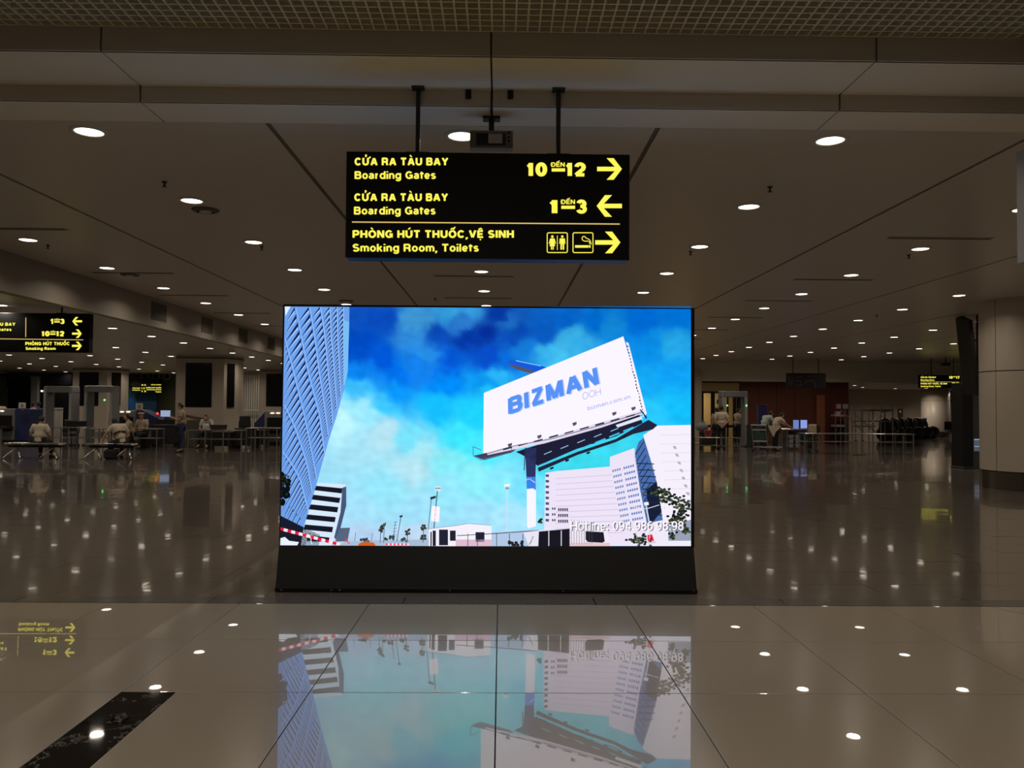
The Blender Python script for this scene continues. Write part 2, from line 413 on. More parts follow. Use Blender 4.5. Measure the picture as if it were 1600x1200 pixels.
for k in range(-5, 6):
    link('threshold_slab', nb, floor, (k * 1.6, 0, 0)); link('threshold_slab', nb2, floor, (k * 1.6, 0, 0))

# ------------------------------------------------------------------ ceilings
GX = [-8.5, -5.2, -1.98, 1.31, 4.56, 7.85, 11.1, 14.3, 17.6, 20.8, 24.0, 27.2]
ZC, ZL = 4.0, 3.62
YC0, YC1 = 6.9, 40.6
ceiling = MB().box(-7.72, 27.2, 6.46, YC1, ZC + .03, ZC + .10).build('ceiling', M_groove, label='main hall ceiling of long painted metal strips', kind='structure')
for a, b in zip(GX[:-1], GX[1:]):
    a2 = max(a, -7.72)
    y = YC0
    while y < YC1:
        y2 = min(y + 9.52, YC1)
        MB().box(a2 + .022, b - .022, y + .002, y2 - .002, ZC, ZC + .032).build('ceiling_panel', M_ceil, ceiling); y = y2
    MB().box(b - .014, b + .014, YC0, YC1, ZC + .008, ZC + .03).build('groove_rail', M_dark if b > 99 else M_groove, ceiling)
# the low ceiling on the left behind a sloped bulkhead
low = MB().box(-34, -7.89, 7.2, 52.5, ZL + .03, ZL + .1).build('ceiling_lower', M_groove, label='lower ceiling over the security area', kind='structure')
for k in range(8):
    b = -8.44 - 3.235 * (k - 1)
    MB().box(b - 3.235 + .012, min(b - .012, -7.89), 7.2, 52.5, ZL, ZL + .032).build('ceiling_panel', M_ceil, low)
bulk = MB().box(-7.88, -7.70, 6.9, 52.5, 3.37, ZC + .02).build('trim_1', mat('bulkhead_paint', (.30, .265, .22), .6), label='deep bulkhead beam between the main ceiling and the lower ceiling', kind='structure')
for k in range(6):
    yv = 18.6 + 3.03 * k
    o = thing('air_grille', 'dark square air grille on the long bulkhead beam, ' + ['nearest of the row', 'second of the row', 'third of the row', 'fourth of the row', 'fifth of the row', 'last of the row'][k], 'vent', (-7.70, yv, 3.72), group='grilles in the bulkhead')
    MB().box(-.001, .006, -.41, .41, -.20, .20).build('backing', M_plenum, o)
    fr = MB()
    for q in range(8): fr.box(.006, .012, -.40, .40, -.185 + q * .05, -.165 + q * .05)
    fr.build('louvre', M_groove, o)
# stepped soffits near the camera
SX = [-2.84 - 2.75 * 2, -2.84 - 2.75, -2.84, -0.09, 2.66, 2.66 + 2.75, 2.66 + 5.5]
soff = thing('ceiling_steps', 'stepped soffit in front of the hall ceiling', 'ceiling', kind='structure')
for a, b in zip(SX[:-1], SX[1:]):
    g = .007
    MB().box(a + g, b - g, 6.44, 6.89, ZC - .003, ZC + .05).build('soffit_panel', M_soffit, soff)
    MB().box(a + g, b - g, 6.425, 6.455, ZC - .003, 4.125).build('fascia_panel', M_ceil, soff)
    MB().box(a + g, b - g, 5.80, 6.44, 4.118, 4.15).build('soffit_panel', M_soffit, soff)
    MB().box(a + g, b - g, 5.785, 5.815, 4.118, 4.30).build('fascia_panel', M_ceil, soff)
MB().box(SX[0], SX[-1], 5.83, 6.9, 4.152, 4.2).box(SX[0], SX[-1], 5.82, 5.86, 4.13, 4.9).box(SX[0], SX[-1], 6.46, 6.9, 4.06, 4.2).build('backing', M_plenum, soff)
# open-cell ceiling
oc = thing('ceiling_grid', 'open cell metal grid ceiling in front of the stepped soffit', 'ceiling', kind='structure')
g = MB(); P_ = 0.083
n = int(8.5 / P_)
for i in range(-n, n + 1): g.box(i * P_ - .0065, i * P_ + .0065, 1.0, 5.78, 4.285, 4.325)
for j in range(int(4.78 / P_) + 1): g.box(-8.5, 8.5, 5.77 - j * P_ - .0065, 5.77 - j * P_ + .0065, 4.2855, 4.3245)
g.build('cell_lattice', M_grid, oc, kind='stuff')
MB().box(-34, 26, -9, 6.0, 4.9, 5.0).build('plenum_slab', mat('plenum_paint', (0.20, 0.17, 0.11), .9), oc)
bl = MB()
for k in range(-8, 9):
    bl.box(k * 1.0 - .03, k * 1.0 + .03, 1, 5.8, 4.5, 4.56)
bl.build('hanger_channel', M_grid, oc)

# ------------------------------------------------------------------ downlights
lens = MB().lathe([(0.0001, -.012), (.10, -.012), (.118, -.006)], n=20, smooth=False).mesh('lens', M_lamp)
ring = MB().lathe([(.119, .0), (.119, -.014), (.150, -.012), (.158, .0)], n=20).mesh('trim_ring', M_ring)
SPOT = bpy.data.lights.new('beam', 'AREA'); SPOT.shape = 'DISK'; SPOT.size = .2; SPOT.energy = LAMP_WATTS; SPOT.color = (1.0, .86, .71)
SPOT.spread = math.radians(150)
ORD = ['nearest', 'second', 'third', 'fourth', 'fifth', 'sixth', 'seventh', 'eighth', 'ninth', 'tenth', 'eleventh', 'twelfth', 'thirteenth', 'fourteenth', 'fifteenth', 'sixteenth', 'seventeenth', 'eighteenth', 'nineteenth']
def downlight(x, y, z, label, group):
    o = thing('downlight', label, 'ceiling light', (x, y, z), group=group)
    link('lens', lens, o); link('trim_ring', ring, o)
    l = link('beam', SPOT, o); l.location = (0, 0, -.03)
rowname = {-2: 'ceiling row beside the sloped bulkhead', -1: 'ceiling row left of the big sign', 0: 'ceiling row over the billboard screen', 1: 'ceiling row right of the big sign',
           2: 'second ceiling row right of the big sign', 3: 'third ceiling row right of the big sign', 4: 'fourth ceiling row right of the big sign', 5: 'ceiling row far behind the round column', 6: 'outermost ceiling row past the round column'}
for i in range(-2, 7):
    for j in range(14):
        X, Y = -0.36 + 3.235 * i, 7.15 + 2.385 * j
        if i == 6 and j > 10: continue
        if (X - 11.3) ** 2 + (Y - 17.5) ** 2 < 1.5: continue
        downlight(X, Y, ZC, 'round lit downlight, %s along the %s' % (ORD[j], rowname[i]), 'downlights in the main ceiling')
for i in range(6):
    for j in range(15):
        X, Y = -10.06 - 3.235 * i, 16.67 + 2.385 * j
        downlight(X, Y, ZL, 'round lit downlight, %s along row %s left of the bulkhead' % (ORD[j], ['one', 'two', 'three', 'four', 'five', 'six'][i]), 'downlights in the lower ceiling')
for i in range(-1, 2):  # unseen lamps added to brighten the soffit and front floor
    for j in range(4):
        downlight(-0.36 + 3.235 * i, 3.4 - 2.4 * j, 4.28, 'added unseen downlight over the walkway, %s behind the open cell grid in column %s' % (ORD[j], ['one', 'two', 'three'][i + 1]), 'added downlights over the walkway')

# slot diffusers, sprinklers, round vents
def slot(x, y, label):
    o = thing('slot_diffuser', label, 'vent', (x, y, ZC), group='long slot air diffusers in the ceiling')
    MB().box(-.76, .76, -.09, .09, -.003, .0).build('frame', M_ceil, o)
    s_ = MB()
    for q in (-1, 0, 1): s_.box(-.72, .72, q * .045 - .014, q * .045 + .014, -.0042, -.0028)
    s_.build('slot', M_plenum, o)
for i, nm in ((-2, 'beside the sloped bulkhead'), (0, 'over the billboard screen'), (2, 'second row right of the sign')):
    for k in range(9):
        ys = 11.2 + 3.3 * k
        if abs((ys - 7.15 + 1.19) % 2.385 - 1.19) < .3: ys += .35
        slot(-0.36 + 3.235 * i - (0 if i else 0.05) + (.2 if i == -2 else -.1), ys, 'long dark slot diffuser, %s of the diffusers %s' % (ORD[k], nm))
def round_vent(px, py, label):
    p = flat(px, py, ZC)
    o = thing('round_vent', label, 'vent', p)
    MB().lathe([(.0001, -.03), (.07, -.03), (.08, -.015), (.001, -.014)]).build('deflector_disc', M_ceil, o)
    MB().lathe([(.10, -.022), (.15, -.018), (.165, 0), (.10, -.001)]).build('outer_ring', M_groove, o)
for a in ((321, 328, 'round air valve beside the third downlight of the left row'), (203, 429, 'small round air valve past the second slot on the left'), (541, 470, 'round air valve just above the left top of the screen')): round_vent(*a)
def sprinkler(px, py, label):
    p = flat(px, py, ZC)
    o = thing('sprinkler', label, 'sprinkler', p, group='ceiling sprinklers')
    MB().lathe([(.03, 0), (.03, -.008), (.012, -.012), (.010, -.05), (.001, -.05)], n=12).build('body', M_dark, o)
    MB().lathe([(.001, -.052), (.026, -.052), (.026, -.056), (.001, -.056)], n=12).build('deflector', M_dark, o)
for px, py, w in ((257, 284, 'up left of the second downlight left of the sign'), (75, 383, 'beside the first downlight of the bulkhead row'), (409, 385, 'beside the third downlight left of the sign'),
                  (1203, 292, 'beside the second downlight right of the sign'), (1079, 393, 'beside the third downlight right of the sign'), (1420, 398, 'beside the nearest downlight of the second right row'),
                  (1370, 492, 'between two downlights of the third right row'), (680, 466, 'above the screen left of the middle slot diffuser')):
    sprinkler(px, py, 'dark sprinkler head ' + w)
# ------------------------------------------------------------------ hanging signs
def poly_px(mb, pts, P, mi=0):
    return mb.add([P(*p) for p in pts], [tuple(range(len(pts)))], mi)
def arrow_pts(x0, x1, y, hh, sh, flip=False):
    L = x1 - x0; w = hh * 0.62; sh *= 1.08
    p = [(x0, y - sh), (x1 - w - sh * .2, y - sh), (x1 - hh * 1.42, y - hh), (x1 - hh * .76, y - hh), (x1, y), (x1 - hh * .76, y + hh), (x1 - hh * 1.42, y + hh), (x1 - w - sh * .2, y + sh), (x0, y + sh)]
    if flip: p = [(x0 + x1 - a, b) for a, b in p]
    return p
def arrow(mb, x0, x1, y, hh, sh, P, flip=False):
    p = arrow_pts(x0, x1, y, hh, sh, flip)
    k = [P(*q) for q in p]
    mb.add(k, [(0, 1, 7, 8), (1, 2, 3, 4), (1, 4, 7), (4, 5, 6, 7)])
def housing(root, x0, x1, z0, z1, y0, y1, polex, ztop, pr=.018):
    M_ = MB().box(x0, x1, y0, y1, z0, z1, bev=.006)
    M_.build('housing', M_black, root)
    for px in polex:
        MB().tube((px, (y0 + y1) / 2, z1 - .01), (px, (y0 + y1) / 2, ztop), pr, n=14).build('hanging_pole', M_dark, root)
        MB().box(px - .09, px + .09, (y0 + y1) / 2 - .04, (y0 + y1) / 2 + .04, z1 - .002, z1 + .015, bev=.003).build('pole_foot', M_dark, root)
        MB().box(px - .05, px + .05, (y0 + y1) / 2 - .05, (y0 + y1) / 2 + .05, ztop - .012, ztop, bev=.003).build('ceiling_flange', M_dark, root)

YS = 6.31
root = thing('hanging_sign', 'large black hanging sign with lit yellow gate, smoking room and toilet directions', 'sign')
a, b = at(540, 237, YS), at(984, 406, YS)
x0, x1 = (a.x + at(540, 404, YS).x) / 2, (b.x + at(984, 240, YS).x) / 2
z1, z0 = (a.z + at(984, 240, YS).z) / 2, (b.z + at(540, 403, YS).z) / 2
housing(root, x0, x1, z0, z1, YS + .004, YS + .16, [xat(653, YS + .08, 190), xat(872.5, YS + .08, 190)], 4.118)
PS = lambda px, py: at(px, py, YS)
t = MB()
for body, X0, X1, Y0, Y1, bo in (('CỬA RA TÀU BAY', 554, 700.5, 246.2, 258.6, .235), ('Boarding Gates', 554, 681, 267.4, 279.8, .21),
        ('CỬA RA TÀU BAY', 553.5, 700, 302, 314.4, .235), ('Boarding Gates', 553, 680.5, 322.9, 335.3, .21),
        ('PHÒNG HÚT THUỐC,VỆ SINH', 550.8, 803, 359.5, 371.9, .235), ('Smoking Room, Toilets', 551, 748, 380.9, 393.3, .21),
        ('10', 823, 855, 253.6, 275.8, .24), ('ĐẾN', 860, 882.5, 253.6, 260.6, .2), ('12', 884, 915.5, 253.6, 275.8, .24),
        ('1', 858.5, 871, 311.7, 334, .24), ('ĐẾN', 875.5, 898.5, 311.8, 319, .2), ('3', 900.5, 917, 311.7, 334, .24)):
    text_px(t, body, X0, X1, Y0, Y1, PS, bold=bo)
poly_px(t, [(862, 263), (883, 263), (883, 268), (862, 268)], PS); poly_px(t, [(877, 321.4), (898.6, 321.4), (898.6, 326.4), (877, 326.4)], PS)
t.build('lettering', M_yel, root)
for (X0, X1, Y_, fl) in ((933, 971.8, 264, False), (932.3, 971.8, 321.8, True), (930, 969.4, 378.8, False)):
    m = MB(); arrow(m, X0, X1, Y_, 16.9, 3.2, PS, fl); m.build('arrow', M_yel, root)
m = MB(); poly_px(m, [(550, 346), (968.6, 349.2), (968.6, 351), (550, 347.8)], PS); m.build('divider_line', M_line, root)
def picto_box(x0, x1, y0, y1):
    m = MB(); r = 3; o = []; i_ = []
    for cx, cy, a0 in ((x1 - r, y0 + r, -90), (x1 - r, y1 - r, 0), (x0 + r, y1 - r, 90), (x0 + r, y0 + r, 180)):
        for k in range(5):
            A = math.radians(a0 + k * 22.5); o.append(PS(cx + r * math.cos(A), cy + r * math.sin(A))); i_.append(PS(cx + (r - 1.4) * math.cos(A), cy + (r - 1.4) * math.sin(A)))
    n = len(o); m.add(o + i_, [(k, (k + 1) % n, n + (k + 1) % n, n + k) for k in range(n)])
    return m
def disc_px(m, cx, cy, r, P, n=14, ry=None):
    ry = ry or r
    m.add([P(cx + r * math.cos(2 * math.pi * k / n), cy + ry * math.sin(2 * math.pi * k / n)) for k in range(n)], [tuple(range(n))])
m = picto_box(854.3, 887.2, 363, 395.3)
for cx, f in ((863, 0), (878.6, 1)):
    disc_px(m, cx, 369.6, 2.0, PS)
    if f: poly_px(m, [(cx - 4, 372.5), (cx + 4, 372.5), (cx + 4.8, 381), (cx + 3.4, 381), (cx + 2.9, 376), (cx + 2.9, 390), (cx + .5, 390), (cx + .5, 382), (cx - .5, 382), (cx - .5, 390), (cx - 2.9, 390), (cx - 2.9, 376), (cx - 3.4, 381), (cx - 4.8, 381)], PS)
    else: poly_px(m, [(cx - 3.4, 372.5), (cx + 3.4, 372.5), (cx + 5.6, 380.5), (cx + 4.2, 381), (cx + 2.4, 376), (cx + 4.4, 384.5), (cx + 2.4, 384.5), (cx + 2.2, 390), (cx + .5, 390), (cx + .5, 384.5), (cx - .5, 384.5), (cx - .5, 390), (cx - 2.2, 390), (cx - 2.4, 384.5), (cx - 4.4, 384.5), (cx - 2.4, 376), (cx - 4.2, 381), (cx - 5.6, 380.5)], PS)
poly_px(m, [(870.3, 368), (871.3, 368), (871.3, 390.5), (870.3, 390.5)], PS)
m.build('toilet_pictogram', M_yel, root)
m = picto_box(894.6, 927.2, 363, 395.4)
poly_px(m, [(898.5, 383.2), (919.5, 383.2), (919.5, 387), (898.5, 387)], PS); poly_px(m, [(920.3, 383.2), (922.8, 383.2), (922.8, 387), (920.3, 387)], PS)
def stroke_px(m, pts, w, P):
    for (xa, ya), (xb, yb) in zip(pts[:-1], pts[1:]):
        L = math.hypot(xb - xa, yb - ya) or 1; nx, ny = -(yb - ya) / L * w / 2, (xb - xa) / L * w / 2
        m.add([P(xa + nx, ya + ny), P(xb + nx, yb + ny), P(xb - nx, yb - ny), P(xa - nx, ya - ny)], [(0, 1, 2, 3)])
stroke_px(m, [(921.6, 381.5), (921, 378), (918.5, 376.5), (914.5, 377), (910.5, 375.5), (909.2, 372), (911, 369.3), (914, 369.5), (915.5, 372), (918.5, 373), (921.5, 375), (923.2, 378.5), (923.6, 382)], 1.2, PS)
m.build('smoking_pictogram', M_yel, root)

YL = 16.7
root = thing('hanging_sign', 'black hanging gate sign at the left edge below the lower ceiling', 'sign')
PL = lambda px, py: at(px, py, YL)
x0, x1 = at(-62, 520, YL).x, at(139.5, 520, YL).x
z1, z0 = at(100, 489.5, YL).z, at(100, 550.5, YL).z
housing(root, x0, x1, z0, z1, YL + .006, YL + .16, [x0 + .6, x1 - .6], ZL)
t = MB()
for body, X0, X1, Y0, Y1, bo in (('CỬA RA TÀU BAY', -44, 24, 504, 509.2, .26), ('Boarding Gates', -41, 18, 512.4, 517.2, .26),
        ('1', 78.6, 83, 498, 506.3, .19), ('ĐẾN', 84.6, 93.6, 498.2, 500.9, .2), ('3', 94.2, 100.8, 498, 506.3, .26),
        ('10', 65, 77.6, 517.1, 525.6, .26), ('ĐẾN', 78.4, 86.8, 517.2, 520, .2), ('12', 87.7, 100.4, 517.1, 525.6, .26),
        ('PHÒNG HÚT THUỐC', 39.5, 108.5, 534.2, 539.6, .24), ('Smoking Room', 40, 87, 542.2, 546.8, .24)):
    text_px(t, body, X0, X1, Y0, Y1, PL, bold=bo)
poly_px(t, [(84.6, 501.9), (93.6, 501.9), (93.6, 504), (84.6, 504)], PL); poly_px(t, [(78.4, 521), (86.8, 521), (86.8, 523.2), (78.4, 523.2)], PL)
t.build('lettering', M_yel, root)
for X0, X1, Y_, fl in ((113, 128.2, 502, True), (112.6, 127.7, 521.3, False), (112.4, 127.7, 540.4, False)):
    m = MB(); arrow(m, X0, X1, Y_, 6.6, 1.5, PL, fl); m.build('arrow', M_yel, root)
m = MB(); poly_px(m, [(-55, 528.2), (130, 530.5), (130, 531.6), (-55, 529.3)], PL); poly_px(m, [(39.8, 496.3), (41, 496.3), (40.8, 526.5), (39.6, 526.5)], PL)
m.build('divider_line', M_line, root)

YR = 37.0
root = thing('hanging_sign', 'small yellow lit hanging sign far behind the black totem by the round column', 'sign')
PR = lambda px, py: at(px, py, YR)
x0, x1 = at(1437, 596, YR).x, at(1501, 596, YR).x
z1, z0 = at(1470, 586.2, YR).z, at(1470, 606.4, YR).z
housing(root, x0, x1, z0, z1, YR + .01, YR + .16, [xat(1456.5, YR, 580), xat(1491.5, YR, 580)], ZC)
t = MB()
for body, X0, X1, Y0, Y1, bo in (('CỬA RA TÀU BAY', 1438.6, 1462.5, 588.3, 590.8, .24), ('Boarding Gates', 1438.6, 1460, 592.6, 595, .24), ('10', 1483, 1488.6, 587.6, 591.8, .24), ('17', 1494, 1499.4, 587.6, 591.8, .24),
        ('PHÒNG HÚT THUỐC, VỆ SINH', 1438.6, 1480, 598.2, 600.7, .2), ('Smoking Room, Toilets', 1438.6, 1470, 602.4, 604.8, .2), ('ĐẾN', 1489, 1493.6, 588, 589.6, .2)):
    text_px(t, body, X0, X1, Y0, Y1, PR, bold=bo)
t.build('lettering', M_yel, root)
m = MB()
for xa in (1487.3, 1493.8): poly_px(m, [(xa, 597.8), (xa + 5.2, 597.8), (xa + 5.2, 603.4), (xa, 603.4)], PR)
m.build('pictogram', M_yel, root)
m = MB(); poly_px(m, [(1438.5, 596.2), (1499, 596.7), (1499, 597.1), (1438.5, 596.6)], PR); m.build('divider_line', M_line, root)

# pale side of a sign box at the right edge, hung square to the others
root = thing('hanging_sign', 'pale end casing of a hanging sign box at the right edge', 'sign')
X0 = at(1588, 300, 6.35).x
MB().box(X0, X0 + .16, 4.6, 6.35, at(1588, 413, 6.35).z, at(1588, 239, 6.35).z, bev=.005).build('housing', M_greyl, root)
for yy in (5.1, 5.6): MB().tube((X0 + .08, yy, 3.5), (X0 + .08, yy, 4.286), .018).build('hanging_pole', M_dark, root)

# box device on a ceiling bracket above the big sign
YD = 6.62
root = thing('ceiling_device', 'grey box device on a black bracket above the big hanging sign', 'device')
d0, d1 = at(734, 203, YD), at(801.5, 232, YD); dw = d1.x - d0.x
MB().box(d0.x, d1.x, YD, YD + .10, d1.z, d0.z, bev=.008).build('case', mat('device_grey', (.24, .22, .16), .4), root)
m = MB(); e0, e1 = at(744, 208, YD), at(790, 227, YD)
m.box(e0.x, e1.x, YD - .006, YD, e1.z, e0.z).build('front_recess', M_dark, root)
m = MB(); e0, e1 = at(747, 209.5, YD), at(762, 222, YD); m.box(e0.x, e1.x, YD - .012, YD - .005, e1.z, e0.z, bev=.002); m.build('dark_window', M_panel, root)
m = MB(); e0, e1 = at(763, 209.5, YD), at(785, 224.5, YD); m.box(e0.x, e1.x, YD - .014, YD - .005, e1.z, e0.z, bev=.002); m.build('cover_plate', M_ring, root)
for py in (207.5, 214.5, 220.5):
    c = at(795, py, YD); MB().lathe([(.001, 0), (.009, 0), (.009, .006), (.001, .006)], c=(c.x, YD, c.z), n=10, M=Matrix.Rotation(math.pi / 2, 3, 'X')).build('port', M_black, root)
c = at(768, 190, YD + .08)
MB().box(c.x - .022, c.x + .022, YD + .06, YD + .10, d0.z - .002, ZC - .02, bev=.003).build('bracket_stem', M_dark, root)
MB().box(c.x - .07, c.x + .07, YD + .03, YD + .13, ZC - .022, ZC - .004, bev=.003).build('ceiling_plate', M_dark, root)
MB().path([(c.x, 6.42, 4.11), (c.x, 6.42, 4.0), (c.x - .005, 6.5, 3.985), (c.x, YD, ZC - .015)], .005).build('cable', M_rubber, root)
for px in (732, 797.5):
    c = at(px, 145, 6.42)
    tag(MB().box(c.x - .022, c.x + .022, 6.405, 6.424, c.z - .05, 4.116, bev=.003).build('pole_bracket', M_black),
        'small black bracket on the soffit step, %s the grey box device' % ('left of' if px < 760 else 'right of'), 'bracket')

# distant speaker box near the far right sign
root = thing('ceiling_speaker', 'small dark box hanging from the ceiling above the far right sign', 'speaker')
c0, c1 = at(1473.5, 567, 36), at(1485.5, 571.5, 36)
MB().box(c0.x, c1.x, 36, 36.25, c1.z, c0.z, bev=.02).build('case', M_dark, root)
MB().tube(((c0.x + c1.x) / 2, 36.1, c0.z), ((c0.x + c1.x) / 2, 36.1, ZC), .03).build('stem', M_dark, root)

# ------------------------------------------------------------------ the LED screen kiosk
YK = 7.40
kiosk = thing('advertising_screen', 'large freestanding LED billboard screen showing a blue sky advertisement on a black base', 'screen', (0, 0, 0))
tl_, tr_, br_, bl_ = at(443, 476.5, YK), at(1084.5, 480.5, YK), at(1082.5, 855, YK), at(437, 853, YK)
xl, xr = at(439.2, 660, YK).x, at(1084.5, 660, YK).x
xl2 = at(442.6, 500, YK).x
zt = (tl_.z + tr_.z) / 2; zb = (at(437, 853.5, YK).z + at(1080, 853.5, YK).z) / 2
cab = MB()
cab.add([(xl2, YK + .004, zt), (xr, YK + .004, zt), (xr, YK + .004, zb), (at(436.6, 853, YK).x, YK + .004, zb),
         (xl2, YK + .26, zt), (xr, YK + .26, zt), (xr, YK + .26, zb), (at(436.6, 853, YK).x, YK + .26, zb)],
        [(0, 1, 2, 3), (7, 6, 5, 4), (0, 4, 5, 1), (1, 5, 6, 2), (2, 6, 7, 3), (3, 7, 4, 0)])
cab.build('cabinet', M_black, kiosk)
bz = MB()
A = [at(445, 479, YK), at(1079.5, 483, YK), at(1079.8, 853.3, YK), at(437.8, 853.3, YK)]
O = [Vector((xl2, YK, zt)), Vector((xr, YK, zt)), Vector((xr, YK, zb)), Vector((at(436.6, 853, YK).x, YK, zb))]
for k in (0, 1, 3):
    q = [O[k], O[(k + 1) % 4], A[(k + 1) % 4], A[k]]
    bz.prism([Vector((p.x, YK - .012, p.z)) for p in q], (0, .014, 0))
bz.build('bezel', M_black, kiosk)
YB = 7.285
bL, bR = at(430, 923.5, YB).x, at(1089.3, 927, YB).x
tL, tR = at(436.6, 853, YK).x, at(1083.2, 855, YK).x
base = MB()
vs = [(tL, YK - .015, zb), (tR, YK - .015, zb), (bR, YB, .02), (bL, YB, .02), (tL, YK + .26, zb), (tR, YK + .26, zb), (bR, YK + .48, .02), (bL, YK + .48, .02)]
base.add(vs, [(0, 1, 2, 3), (7, 6, 5, 4), (0, 4, 5, 1), (1, 5, 6, 2), (2, 6, 7, 3), (3, 7, 4, 0)])
base.build('base_cladding', M_kiosk, kiosk)
MB().box(bL - .003, bR + .003, YB - .006, YK + .486, 0.003, .04, bev=.004).build('base_trim', M_black, kiosk)
for px in (440, 518, 531, 703, 880, 1084):
    c = at(px, 921, YB)
    MB().lathe([(.001, -.004), (.005, -.004), (.006, 0)], c=(c.x, YB - .007, .022), n=8, M=Matrix.Rotation(-math.pi / 2, 3, 'X')).build('screw', M_chrome, kiosk)
# the picture on the screen
PICK = {}
class Picture:
    def __init__(s): s.mb = MB(); s.mats = []; s.key = {}; s.layer = 1
    def mi(s, rgb):
        if rgb not in s.key:
            s.key[rgb] = len(s.mats); s.mats.append(glow('screen_%d_%d_%d' % rgb, lin(rgb), SCREEN_STRENGTH))
        return s.key[rgb]
    def P(s): y = YK - .0004 * s.layer; return lambda px, py: at(min(max(px, 438.0 + (853 - py) / 375 * 7), 1079.6), min(max(py, 479.0), 853.3), y)
    def poly(s, rgb, pts): s.mb.add([s.P()(*p) for p in pts], [tuple(range(len(pts)))], s.mi(rgb))
    def up(s): s.layer += 1
    def line(s, rgb, pts, w): 
        P = s.P(); mi = s.mi(rgb)
        for (xa, ya), (xb, yb) in zip(pts[:-1], pts[1:]):
            L = math.hypot(xb - xa, yb - ya) or 1; nx, ny = -(yb - ya) / L * w / 2, (xb - xa) / L * w / 2
            s.mb.add([P(xa + nx, ya + ny), P(xb + nx, yb + ny), P(xb - nx, yb - ny), P(xa - nx, ya - ny)], [(0, 1, 2, 3)], mi)
    def blob(s, rgb, cx, cy, rx, ry, n=9):
        P = s.P(); k0 = random.random() * 6
        s.mb.add([P(cx + rx * math.cos(k0 + 2 * math.pi * k / n) * random.uniform(.75, 1.1), cy + ry * math.sin(k0 + 2 * math.pi * k / n) * random.uniform(.75, 1.1)) for k in range(n)], [tuple(range(n))], s.mi(rgb))
SKY = '''545 482 15 90 215;600 500 10 85 215;650 500 70 170 240;640 530 50 150 240;660 552 40 150 245;650 572 20 130 240;690 520 10 80 200;730 530 5 60 180;
760 520 5 50 170;760 560 8 80 210;700 488 60 180 250;735 490 60 170 245;725 505 50 140 235;600 560 0 90 225;560 540 0 80 210;560 580 10 130 240;
620 580 0 110 235;700 560 5 90 220;700 600 0 140 250;620 610 10 150 250;560 605 60 190 250;560 635 160 235 255;540 660 190 245 255;600 635 60 200 255;
585 650 150 230 255;600 680 182 228 242;640 685 120 225 250;680 640 20 190 255;740 640 30 210 255;720 680 60 230 255;745 700 70 235 255;660 705 168 230 244;
560 700 166 226 246;640 730 182 228 242;700 720 130 235 245;740 740 140 240 250;600 760 150 230 250;700 760 150 232 252;780 760 140 235 255;820 760 120 225 255;
560 800 165 225 250;650 800 160 225 250;740 810 160 225 250;800 810 170 230 255;780 490 5 60 180;790 500 30 120 220;810 520 10 80 200;850 520 10 100 215;
880 500 5 110 225;930 500 0 120 235;1000 500 0 120 240;1060 490 0 130 245;850 550 60 190 250;900 530 60 190 250;870 550 70 200 250;820 545 20 130 230;
790 560 10 110 225;760 600 10 150 240;780 590 40 180 245;760 620 30 190 250;950 510 20 150 240;1020 540 10 150 245;1050 540 40 180 250;1050 580 15 160 245;
1010 600 20 170 245;1060 640 20 190 250;1020 650 40 200 255;930 700 60 220 240;900 720 60 215 235;870 720 70 220 240;960 690 60 215 240;650 845 190 215 240;560 845 180 210 240'''
SK = [tuple(float(q) for q in r.split()) for r in SKY.replace('\n', '').split(';')]
NXg, NYg = 150, 88
vs, cols = [], []
from mathutils import noise
for j in range(NYg + 1):
    py = 479 + (853.3 - 479) * j / NYg
    xl_ = 445 - (py - 479) / 375 * 7
    for i in range(NXg + 1):
        px = xl_ + (1079.6 - xl_) * i / NXg
        nx_ = px + 14 * noise.noise(Vector((px / 34, py / 34, 0))) + 5 * noise.noise(Vector((px / 9, py / 9, 3)))
        ny_ = py + 14 * noise.noise(Vector((px / 34, py / 34, 7))) + 5 * noise.noise(Vector((px / 9, py / 9, 11)))
        sw = 0; c = [0, 0, 0]
        for s_ in SK:
            d2 = (nx_ - s_[0]) ** 2 + ((ny_ - s_[1]) * 1.15) ** 2
            w = 1 / (d2 + 40) ** 2.1; sw += w
            for q in range(3): c[q] += w * s_[2 + q]
        f = 1 - .13 * max(0, min(1, (585 - py) / 80)) + .06 * noise.noise(Vector((px / 14, py / 10, 5)))
        vs.append(at(px, py, YK)); cols.append(lin([min(255, v / sw * f) for v in c]))
fs = [(j * (NXg + 1) + i, j * (NXg + 1) + i + 1, (j + 1) * (NXg + 1) + i + 1, (j + 1) * (NXg + 1) + i) for j in range(NYg) for i in range(NXg)]
me = bpy.data.meshes.new('screen_sky'); me.from_pydata([tuple(v) for v in vs], [], fs)
ca = me.color_attributes.new('sky', 'FLOAT_COLOR', 'POINT')
ca.data.foreach_set('color', [q for c in cols for q in c])
m_ = bpy.data.materials.new('screen_sky'); m_.use_nodes = True; nt = m_.node_tree; nt.nodes.clear()
at_ = nt.nodes.new('ShaderNodeVertexColor'); at_.layer_name = 'sky'; e = nt.nodes.new('ShaderNodeEmission'); o_ = nt.nodes.new('ShaderNodeOutputMaterial')
e.inputs[1].default_value = SCREEN_STRENGTH
nt.links.new(at_.outputs[0], e.inputs[0]); nt.links.new(e.outputs[0], o_.inputs[0]); me.materials.append(m_)
link('screen_sky', me, kiosk)

pic = Picture()
